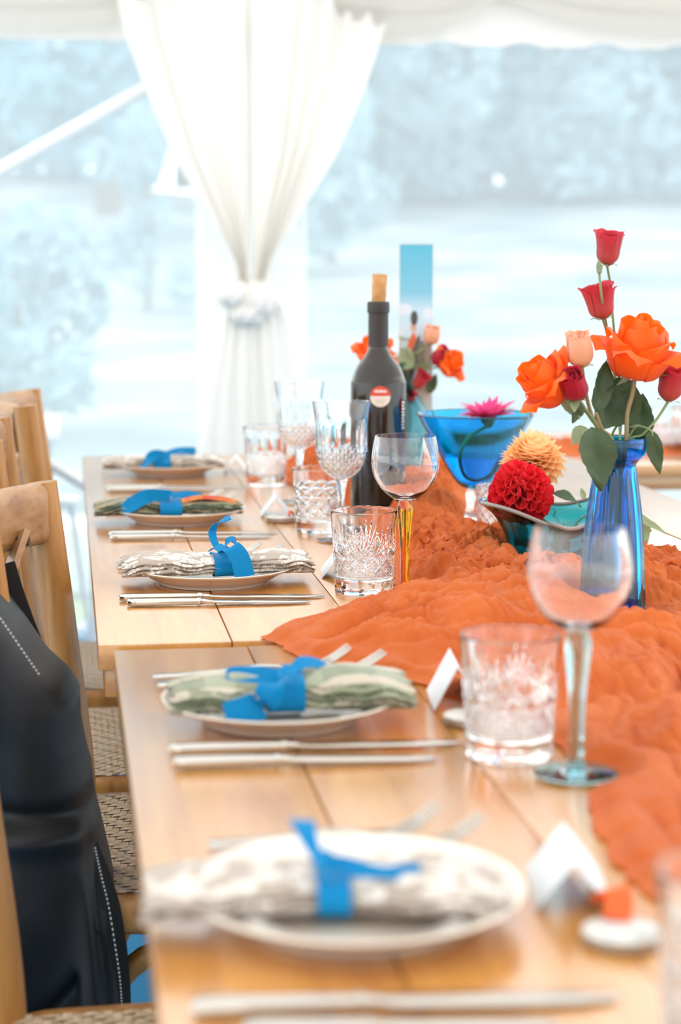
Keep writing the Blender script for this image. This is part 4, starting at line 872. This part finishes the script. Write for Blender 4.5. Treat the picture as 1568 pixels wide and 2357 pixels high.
rim = np.c_[(rimr - .0017) * np.cos(th), (rimr - .0017) * np.sin(th), rimz + .0008]
link('rim', sweep(rim, rrect(.0060, .0050, .0022), closed=True), mat('rim_glass', (.26, .235, .21), .12, coat=.5), tb)
# tall cobalt vase
b = pos['vase']; vz = empty('tall_vase', (b.x, b.y, TZ + .0014)); tag(vz, 'tall cobalt blue fluted glass vase holding the orange roses', 'vase')
vo = crom([(.0345, .003), (.0350, .012), (.0335, .05), (.0310, .095), (.0270, .130), (.0232, .155), (.0222, .163), (.0255, .168), (.0315, .174), (.0335, .184), (.0325, .1925)], 6)
vi = np.c_[np.clip(vo[::-1, 0] - .0032, .01, None), np.clip(vo[::-1, 1], .014, None)]
nv = len(vo) + 2
def flute(T, Z, R): D = np.zeros_like(R); D[:nv] = .0022 * np.abs(np.cos(T[:nv] * 6)) * (1 - sstep(.15, .165, Z[:nv])) * (R[:nv] > .02); return D
link('body', lathe(np.vstack([[(0, .002), (.030, 0)], vo, vi[1:], [(0, .016)]]), 120, flute, sharp=35), M['blue'], vz)
# cyan vase behind the bottle
b = pos['cyan']; cv_ = empty('round_vase', (b.x, b.y, TZ + .0014)); tag(cv_, 'round-bellied cyan glass vase behind the wine bottle', 'vase')
vo = crom([(.040, .003), (.046, .010), (.060, .045), (.066, .085), (.060, .120), (.044, .155), (.028, .182), (.022, .200), (.027, .212)], 6); vi = np.c_[np.clip(vo[::-1, 0] - .003, .008, None), np.clip(vo[::-1, 1], .012, None)]
link('body', lathe(np.vstack([[(0, .003), (.036, 0)], vo, vi[1:], [(0, .014)]]), 72), M['cyan'], cv_)
# photo block behind
p = pos['photo']; pb = empty('photo_block', (p[0], p[1], TZ + .0014), (0, 0, math.radians(-9))); tag(pb, 'tall narrow wooden block printed with a photo of people under blue sky', 'photo block')
HB = at(983, 563, p[1]).z - TZ
link('block', box(.056, .024, HB, .002, (0, 0, HB / 2)), mat('pale_block_wood', (.72, .52, .40), .6), pb)
m = M['print'] = mat('photo_print', (.5, .6, .7), .4); tc = N(m, 'ShaderNodeTexCoord'); sp = N(m, 'ShaderNodeSeparateXYZ'); L(m, tc.outputs['Object'], sp.inputs[0]); zt = math_(m, 'DIVIDE', sp.outputs[2], HB)
c_ = ramp(m, zt, [(.0, (.30, .25, .20)), (.25, (.55, .55, .52)), (.55, (.62, .68, .72)), (.74, (.45, .62, .70)), (.80, (.20, .48, .60)), (1., (.09, .42, .56))])
def blob(c_, cx_, cz_, rx, rz, colr, slant=0.):
    x = math_(m, 'DIVIDE', math_(m, 'SUBTRACT', math_(m, 'SUBTRACT', sp.outputs[0], cx_), math_(m, 'MULTIPLY', math_(m, 'SUBTRACT', sp.outputs[2], cz_ * HB), slant)), rx); z = math_(m, 'DIVIDE', math_(m, 'SUBTRACT', zt, cz_), rz)
    return mixc(m, math_(m, 'LESS_THAN', math_(m, 'ADD', math_(m, 'MULTIPLY', x, x), math_(m, 'MULTIPLY', z, z)), 1.0), c_, colr)
for a in ((-.020, .735, .014, .022, (.62, .68, .71)), (.022, .72, .012, .022, (.62, .68, .71)), (-.012, .50, .010, .14, (.70, .13, .04), .15), (-.003, .53, .006, .10, (.10, .10, .11), .2), (-.004, .665, .005, .022, (.55, .34, .26)), (-.003, .70, .006, .030, (.07, .06, .06)),
          (.010, .52, .008, .09, (.22, .20, .13)), (.020, .56, .005, .07, (.40, .30, .26)), (.020, .63, .004, .018, (.45, .30, .24)), (-.014, .28, .008, .10, (.55, .20, .16)), (.012, .40, .010, .05, (.62, .50, .44))): c_ = blob(c_, *a)
setcol(m, c_); link('photo_print', box(.0545, .001, HB - .002, 0, (0, -.0128, HB / 2)), m, pb)

# ------------------------------------------------------------------ flowers
def petal(prof, a0, n=9, mm=12, ruff=.0, drop=.12, seed=0., tipw=.55, pw=.5):
    pr = crom(prof, 5); t = np.linspace(0, 1, mm); ti = t * (len(pr) - 1); rho = np.interp(ti, np.arange(len(pr)), pr[:, 0]); zz = np.interp(ti, np.arange(len(pr)), pr[:, 1])
    s = np.linspace(-1, 1, n); Sg, Tg = np.meshgrid(s, t, indexing='ij')
    shape = np.clip(Tg * 2.6 + .25, 0, 1) ** pw * (1 - (1 - tipw) * sstep(.6, 1, Tg)); al = a0 * shape
    R = rho[None] * (1 - .10 * np.abs(Sg) ** 2 * Tg) + ruff * perlin(Sg * 2.3 + seed, Tg * 2.1 + seed * 3) * Tg; ht = zz.max()
    P = np.stack([R * np.cos(Sg * al), R * np.sin(Sg * al), zz[None] - drop * ht * Sg ** 2 * Tg ** 2 + ruff * .8 * perlin(Sg * 2 + 9 + seed, Tg * 2 + seed) * Tg], -1)
    return gridmesh(P, uv=np.stack([Sg * .5 + .5, Tg], -1))
def head_matrix(root, pos_, axis, spin=0.):
    z = Vector(axis).normalized(); q = Vector((0, 0, 1)).rotation_difference(z).to_matrix().to_4x4(); return Matrix.Translation(Vector(pos_) - root.location) @ q @ Matrix.Rotation(spin, 4, 'Z')
LAYERS = {
 'rose': [(3, [(.06, .05), (.20, .35), (.24, .75), (.10, 1.16)], 1.5, .01), (3, [(.08, .03), (.36, .30), (.42, .72), (.30, 1.12)], 1.35, .02), (3, [(.10, .0), (.54, .22), (.62, .62), (.56, 1.02)], 1.2, .03), (3, [(.10, -.02), (.62, .12), (.78, .50), (.84, .84), (1.02, .92)], 1.1, .05), (4, [(.10, -.05), (.62, .02), (.84, .34), (.98, .62), (1.34, .66)], .92, .07)],
 'rosebud': [(4, [(.06, .05), (.22, .4), (.24, .9), (.12, 1.45)], 1.3, .02), (4, [(.08, .0), (.46, .30), (.50, .9), (.34, 1.40)], 1.15, .03), (5, [(.10, -.02), (.60, .28), (.66, .85), (.60, 1.30), (.66, 1.40)], .95, .05)],
 'cup': [(3, [(.06, .05), (.26, .4), (.30, .9), (.26, 1.50)], 1.3, .03), (4, [(.08, .0), (.50, .40), (.58, .95), (.62, 1.50), (.66, 1.60)], 1.0, .05), (5, [(.10, -.02), (.56, .34), (.66, .90), (.78, 1.50), (.92, 1.62)], .88, .08)]}
PET = {}
def petals(kind, matn):
    if (kind, matn) not in PET:
        out = []
        for k, (n_, pr, a0, rf) in enumerate(LAYERS[kind]):
            ms = [petal(pr, a0, 13, 16, ruff=rf, seed=k * 3.1 + j * 1.7, drop=(.08 if k < 3 else .12 + .06 * k) if kind == 'rose' else .05, tipw=(.92 if k < 3 else .66 - .08 * k) if kind == 'rose' else .93) for j in range(2)]
            for q in ms: q.materials.append(M[matn])
            out.append((n_, ms))
        PET[(kind, matn)] = out
    return PET[(kind, matn)]
SEP = petal([(.08, -.02), (.40, .06), (.62, .16), (.80, .10)], .32, 5, 8, .02, tipw=.1); SEP.materials.append(M['stem'])
def leaf(root, base, tip, wd, hint=(0, -1, .3), sag=.0, matn='leaf', nm='leaf', fold=.18, parent=None):
    base, tip, h = Vector(base), Vector(tip), Vector(hint); d = tip - base; ln = d.length; d.normalize(); sd_ = d.cross(h); sd_.normalize(); up = sd_.cross(d); up.normalize()
    s = np.linspace(-1, 1, 9); t = np.linspace(0, 1, 16); G = np.zeros((9, 16, 3))
    wv = (np.sin(PI * t ** .72) ** .85) * (1 + .05 * np.sin(t * 60)); wv[0] = .04; wv[-1] = 0.01
    for i, a in enumerate(s):
        c_ = np.outer(t * ln, np.array(d)) + np.outer(wv * a * wd / 2, np.array(sd_)) + np.outer(fold * wd * wv * (abs(a) - .4) + sag * ln * np.sin(PI * t) + .05 * wd * np.sin(t * 9 + a * 2), np.array(up)); G[i] = c_
    G += np.array(base - root.location); S_, T_ = np.meshgrid(s, t, indexing='ij')
    return link(nm, gridmesh(G, uv=np.stack([S_, T_], -1)), M[matn], root)
def flower(nm, label, kind, matn, head, axis, size, stem_pts, stem_r=.0018, spin=0., stemm='stem', leaves=(), group=None, hs=1.0, cat='flower', sepals=5):
    root = empty(nm, stem_pts[-1]); tag(root, label, cat, group)
    Mx = head_matrix(root, head, axis, spin)
    for k, (n_, ms) in enumerate(petals(kind, matn)):
        for j in range(n_):
            o = link('petal', ms[j % 2], None, root); o.matrix_local = Mx @ Matrix.Rotation(2 * PI * j / n_ + k * .9 + .15 * math.sin(j * 2.3), 4, 'Z') @ Matrix.Diagonal((size, size, size * hs * (1 + .06 * math.sin(j * 1.9 + k)), 1)) @ Matrix.Rotation(math.radians(3) * math.sin(j * 3.3 + k), 4, 'Y')
    for j in range(sepals): 
        o = link('sepal', SEP, None, root); o.matrix_local = Mx @ Matrix.Rotation(2 * PI * j / max(sepals, 1) + .4, 4, 'Z') @ Matrix.Diagonal((size * .8, size * .8, size * .8, 1))
    link('stem', tube([tuple(Vector(head) - root.location)] + [tuple(Vector(q) - root.location) for q in stem_pts], stem_r, 8, 6), M[stemm], root)
    for lf in leaves: leaf(root, *lf)
    return root
vb = pos['vase']; VY = vb.y
def A(px, py, dy=0.): return at(px, py, VY + dy)
def vend(k): return Vector((vb.x + .012 * math.cos(k), VY + .012 * math.sin(k), TZ + .03))
def vm(k): return Vector((vb.x + .010 * math.cos(k), VY + .010 * math.sin(k), TZ + .175))
B1 = 'flowers in the cobalt vase'
flower('orange_rose', 'large orange rose standing highest in the cobalt vase', 'rose', 'rose_orange', A(1462, 862), (.06, -.30, 1), .038, [A(1456, 905), A(1444, 955), vm(0), vend(2.)], .0026, .5, 'stem_brown', group=B1, hs=1.45,
       leaves=[(A(1450, 870, .01), A(1362, 925, .02), .020, (0, -.3, 1), .05, 'leaf_pale'), (A(1445, 905, .012), A(1372, 975, .005), .050, (.1, -1, .35)), (A(1475, 862, -.01), A(1580, 868, -.02), .012, (0, -.3, 1), .03, 'leaf_pale')])
flower('orange_rose', 'orange rose leaning out at the left of the cobalt vase', 'rose', 'rose_orange', A(1290, 905), (-.80, -.25, .62), .031, [A(1318, 920), A(1360, 960), vm(3.), vend(.5)], .0024, 1.3, group=B1, hs=1.45,
       leaves=[(A(1295, 905, -.01), A(1335, 965, -.02), .016, (-.3, -1, .2), 0, 'leaf_pale')])
flower('lisianthus', 'coral red bloom at the very top of the bouquet', 'cup', 'lis_red', A(1398, 612, .01), (.03, -.15, 1), .0195, [A(1406, 660, .025), A(1410, 720, .045), A(1424, 860, .055), A(1430, 960, .03), vm(1.), vend(3.5)], .0014, .2, group=B1, hs=1.12,
       leaves=[(A(1380, 630, 0), A(1378, 596, 0), .007, (0, -1, 0), .0, 'leaf_pale', 'bud')])
flower('lisianthus', 'coral red bloom second from the top of the bouquet', 'cup', 'lis_red', A(1388, 735, .015), (-.20, -.1, 1), .0215, [A(1396, 762, .045), A(1416, 860, .055), A(1426, 960, .03), vm(2.), vend(4.5)], .0014, 1.2, group=B1, hs=1.02)
flower('lisianthus_stalk', 'thin stalk with a green bud crossing the second coral bloom', 'cup', 'leaf_pale', A(1380, 632, -.012), (0, 0, 1), .0045, [A(1386, 690, -.005), A(1397, 750, .04), A(1414, 860, .055), A(1424, 960, .03), vm(5.), vend(5.5)], .0013, group=B1, hs=1.3, sepals=0)
flower('peach_bud', 'peach rosebud left of the large orange rose', 'rosebud', 'peach', A(1340, 846, -.015), (-.16, -.15, 1), .0205, [A(1348, 900, -.01), A(1366, 965, 0), vm(4.), vend(1.)], .0020, .4, 'stem_brown', group=B1, hs=1.28)
flower('crimson_rose', 'crimson rosebud tucked beside the left orange rose', 'rosebud', 'lis_crimson', A(1330, 915, -.02), (-.38, -.45, .8), .0215, [A(1350, 945, -.01), A(1380, 985, 0), vm(4.6), vend(.2)], .0018, .9, group=B1, hs=1.05)
flower('lisianthus', 'crimson bloom at the right edge of the photo', 'cup', 'lis_red', A(1538, 925, 0), (.14, -.15, 1), .021, [A(1512, 965), A(1480, 1000), vm(.3), vend(2.8)], .0015, .3, group=B1, hs=1.1)
# foliage stem with the large rose leaves
fo = empty('rose_foliage', vend(1.5)); tag(fo, 'dark green rose leaves hanging over the lip of the cobalt vase', 'foliage', B1)
link('stem', tube([tuple(q - fo.location) for q in (A(1372, 950, -.03), A(1385, 985, -.022), vm(4.2), vend(1.5))], .0018, 8, 6), M['stem_brown'], fo)
for lf in ((A(1362, 982, -.03), A(1384, 1132, -.042), .041, (.12, -1, .2), .06), (A(1460, 880, .02), A(1372, 990, .0), .046, (0, -1, .25), .03), (A(1372, 945, 0), A(1398, 826, .01), .030, (.6, -1, .2), .02), (A(1352, 985, -.01), A(1316, 1022, -.01), .020, (0, -1, .6), .02, 'leaf_pale'),
           (A(1470, 1015, .01), A(1480, 905, .015), .030, (-.4, -1, 0), .04), (A(1497, 990, -.01), A(1520, 1092, -.015), .018, (-.3, -1, .1), .04), (A(1322, 905, -.02), A(1322, 950, -.03), .012, (0, -1, 0), 0, 'leaf_pale'), (A(1440, 985, .01), A(1500, 992, -.01), .008, (0, -.4, 1), .1, 'leaf_pale'), (A(1335, 925, -.02), A(1318, 975, -.02), .015, (.3, -1, 0), .03)): leaf(fo, *lf)
link('leaf_stalk', tube([tuple(q - fo.location) for q in (vm(.5), A(1462, 985, .0), A(1497, 990, -.01), A(1504, 1010, -.011))], .0011, 6, 6), M['stem'], fo)

# bouquet in the cyan vase
cb = pos['cyan']; CYY = cb.y
def C_(px, py, dy=0.): return at(px, py, CYY + dy)
def cm(k): return Vector((cb.x + .012 * math.cos(k), CYY + .012 * math.sin(k), TZ + .20))
def cend(k): return Vector((cb.x + .02 * math.cos(k), CYY + .02 * math.sin(k), TZ + .03))
B2 = 'flowers in the cyan vase'
for nm, lb, kd, mt, h_, ax, sz_, sp_, hs_ in (('orange_rose', 'orange rose showing either side of the bottle neck', 'rose', 'rose_orange', (862, 835), (-.1, -.35, .9), .031, .3, 1.3), ('orange_rose', 'orange rose right of the photo block, blurred', 'rose', 'rose_orange', (1020, 845), (.65, -.6, .45), .027, .8, 1.2),
      ('peach_bud', 'small peach bud behind the bottle shoulder', 'rosebud', 'peach', (900, 858), (.1, -.3, 1), .018, .2, 1.), ('peach_rose', 'peach rose in front of the photo block', 'rosebud', 'peach', (992, 792), (.1, -.25, 1), .020, .6, 1.05), ('pink_rose', 'magenta-red rosebud under the peach rose', 'rosebud', 'lis_crimson', (1000, 836), (.5, -.5, .6), .022, .1, 1.),
      ('lisianthus', 'coral red bud hanging over the lip of the cyan vase', 'cup', 'lis_red', (955, 893), (.45, -.4, .7), .016, .5, 1.15), ('lisianthus', 'half-hidden red bud low beside the bottle', 'cup', 'lis_red', (938, 930), (.15, -.5, .7), .013, .5, 1.1)):
    hp = C_(*h_, -.02); flower(nm, lb, kd, mt, hp, ax, sz_, [hp.lerp(cm(sp_ * 5), .5), cm(sp_ * 5), cend(sp_ * 5 + 2)], .0016, sp_, group=B2, hs=hs_)
fo = empty('eucalyptus_sprig', cend(1.)); tag(fo, 'round pale eucalyptus leaves and dark foliage beside the bottle neck', 'foliage', B2)
link('stem', tube([tuple(q - fo.location) for q in (C_(925, 800), C_(925, 870), cm(1), cend(1))], .0016, 8, 6), M['stem'], fo)
for lf in ((C_(930, 852, -.02), C_(938, 796, -.02), .032, (0, -1, .1), 0, 'leaf_pale'), (C_(912, 776), C_(945, 780), .010, (0, -.3, 1), 0, 'leaf_pale'), (C_(925, 905, -.02), C_(925, 840, -.01), .026, (0, -1, .1)), (C_(985, 905, -.02), C_(1005, 860, -.01), .018, (0, -1, .1)), (C_(900, 900), C_(905, 860, -.01), .03, (0, -1, .1))): leaf(fo, *lf)

# dahlias
def dpetal(ln, wd, curl0, curl1, tip, n=9, m_=9):
    s = np.linspace(-1, 1, n); t = np.linspace(0, 1, m_); G = np.zeros((n, m_, 3)); S_, T_ = np.meshgrid(s, t, indexing='ij')
    wv = wd * np.where(T_ < .6, .45 + .55 * np.sin(T_ / .6 * PI / 2), 1) * (1 - (1 - tip) * sstep(.62, 1, T_)); th = curl0 + (curl1 - curl0) * T_; rr = wv / (2 * th)
    G = np.stack([ln * (T_ - .10 * np.abs(S_) ** 2 * T_ ** 3), rr * np.sin(S_ * th), rr * (1 - np.cos(S_ * th)) - .06 * ln * T_ ** 2], -1); return gridmesh(G, uv=np.stack([S_, T_], -1))
def dahlia(label, c, axis, R, matn, pm, npt, th_max, core, small, stem_pts, leaves=(), stemm='stem'):
    root = empty('dahlia', stem_pts[-1]); tag(root, label, 'flower', 'dahlias in the teal bowl'); Mx = head_matrix(root, c, axis)
    link('flower_core', lathe(crom([(.001, -core), (core * .7, -core * .7), (core, 0), (core * .7, core * .7), (.001, core)], 6), 24), M[matn], root).matrix_local = Mx
    ct = math.cos(th_max)
    for i in range(npt):
        u = (i + .5) / npt; cz = 1 - u * (1 - ct); pol = math.acos(cz); az = i * 2.399963; d = Vector((math.sin(pol) * math.cos(az), math.sin(pol) * math.sin(az), cz))
        z = Vector((0, 0, 1)); z = z - d * z.dot(d)
        if z.length < 1e-3: z = Vector((1, 0, 0))
        z.normalize(); y = z.cross(d); rot = Matrix((d, y, z)).transposed().to_4x4()
        g_ = min(1, small + (1 - small) * pol / 1.1); s_ = R * (.94 + .06 * math.sin(i * 7.7)); base = core * .55
        o = link('petal', pm, None, root); ln = (s_ - base); o.matrix_local = Mx @ Matrix.Translation(d * base) @ rot @ Matrix.Diagonal((ln, ln * g_, ln * g_, 1))
    link('stem', tube([tuple(Vector(q) - root.location) for q in [c] + list(stem_pts)], .0024, 8, 6), M[stemm], root)
    for lf in leaves: leaf(root, *lf)
tbp = pos['teal']; RP = dpetal(1.0, 1.45, 2.6, 2.15, .80); RP.materials.append(M['dahlia_red']); PP = dpetal(1.0, .98, 1.1, .55, .10); PP.materials.append(M['dahlia_peach'])
TY = tbp.y
dahlia('deep red ball dahlia leaning on the teal bowl rim', at(1199, 1134, TY - .012), (-.12, -.35, 1), .0430, 'dahlia_red', RP, 92, math.radians(150), .016, .40, [at(1232, 1190, TY - .02), at(1252, 1235, TY), (tbp.x + .01, TY, TZ + .02)],
       [(at(1272, 1138, TY - .01), at(1338, 1168, TY + .0), .020, (.2, -.6, 1), .12, 'leaf'), (at(1236, 1206, TY - .02), at(1268, 1206, TY - .02), .014, (0, -.6, 1), .1, 'leaf')], 'stem_brown')
dahlia('pale apricot dahlia behind the red one', at(1228, 1062, TY + .055), (.02, -.30, 1), .0455, 'dahlia_peach', PP, 135, math.radians(140), .014, .40, [at(1250, 1150, TY + .05), (tbp.x, TY + .03, TZ + .04), (tbp.x, TY + .01, TZ + .02)])
sg = empty('leaf_sprig', (tbp.x + .02, TY + .01, TZ + .02)); tag(sg, 'sprig of grey-green leaves poking out right of the cobalt vase', 'foliage')
link('stem', tube([tuple(Vector(q) - sg.location) for q in (at(1500, 1222, TY - .02), at(1440, 1190, TY), at(1350, 1185, TY), (tbp.x + .02, TY + .01, TZ + .02))], .0014, 8, 6), M['stem'], sg)
for lf in ((at(1462, 1182, TY - .02), at(1490, 1252, TY - .03), .026, (.1, -1, .2), .03, 'leaf_pale'), (at(1466, 1192, TY - .03), at(1536, 1230, TY - .03), .009, (0, -1, .6), .06, 'leaf_pale'), (at(1345, 1150, TY + .01), at(1338, 1122, TY + .02), .008, (0, -1, .2), 0, 'leaf_pale')): leaf(sg, *lf)
link('tendril', tube([tuple(Vector(q) - sg.location) for q in (at(1530, 1226, TY - .03), at(1560, 1238, TY - .03), at(1600, 1256, TY - .03))], .0007, 6, 4), M['stem_brown'], sg)
# gerbera lying in the blue coupe
cb_ = pos['coupe']; KY = cb_.y; hd = at(1124, 962, KY + .012)
ge = empty('gerbera', (cb_.x, KY - .02, TZ + .075)); tag(ge, 'magenta gerbera resting in the blue coupe', 'flower'); Mx = head_matrix(ge, hd, (-.12, -.10, 1))
GP = dpetal(1.0, .27, .5, .35, .3); GP.materials.append(M['pink'])
for i in range(46):
    lay_ = i % 2; az = i * 2 * PI / 46 * 1.0; o = link('petal', GP, None, ge); o.matrix_local = Mx @ Matrix.Rotation(az, 4, 'Z') @ Matrix.Rotation(-math.radians(16 + 14 * lay_ + 5 * math.sin(i * 3.7)), 4, 'Y') @ Matrix.Diagonal((.045 + .004 * math.sin(i * 2.1),) * 3 + (1,))
link('flower_core', lathe([(0, -.006), (.008, -.006), (.013, 0), (.011, .004), (0, .005)], 24), M['lis_crimson'], ge).matrix_local = Mx
link('calyx', lathe([(0, -.014), (.004, -.014), (.011, -.004), (.012, .0), (0, 0)], 24), M['stem'], ge).matrix_local = Mx
link('stem', tube([tuple(Vector(q) - ge.location) for q in (hd + Vector((-.002, 0, -.012)), at(1075, 1010, KY - .02), at(1060, 1055, KY - .03), at(1075, 1095, KY - .012), at(1110, 1098, KY - .012), at(1150, 1065, KY - .02))], .0026, 8, 8), M['stem'], ge)

# glasses on the back table
for px, lb in ((1531, 'tumbler on the back table near the right edge'), (1585, 'tumbler on the back table just cut by the right edge')): tumbler(TP, (px, 1040), lb, z=.7075)
bk = on(1500, 1002, .705); 
o = link('linen_bundle', lathe(crom([(.001, 0), (.05, .0), (.062, .012), (.05, .026), (.001, .03)], 6), 40), M['nap_pale'], None, (on(1600, 1012, .705).x, 4.45, .706)); tag(o, 'pale rolled linen on the back table', 'linen')
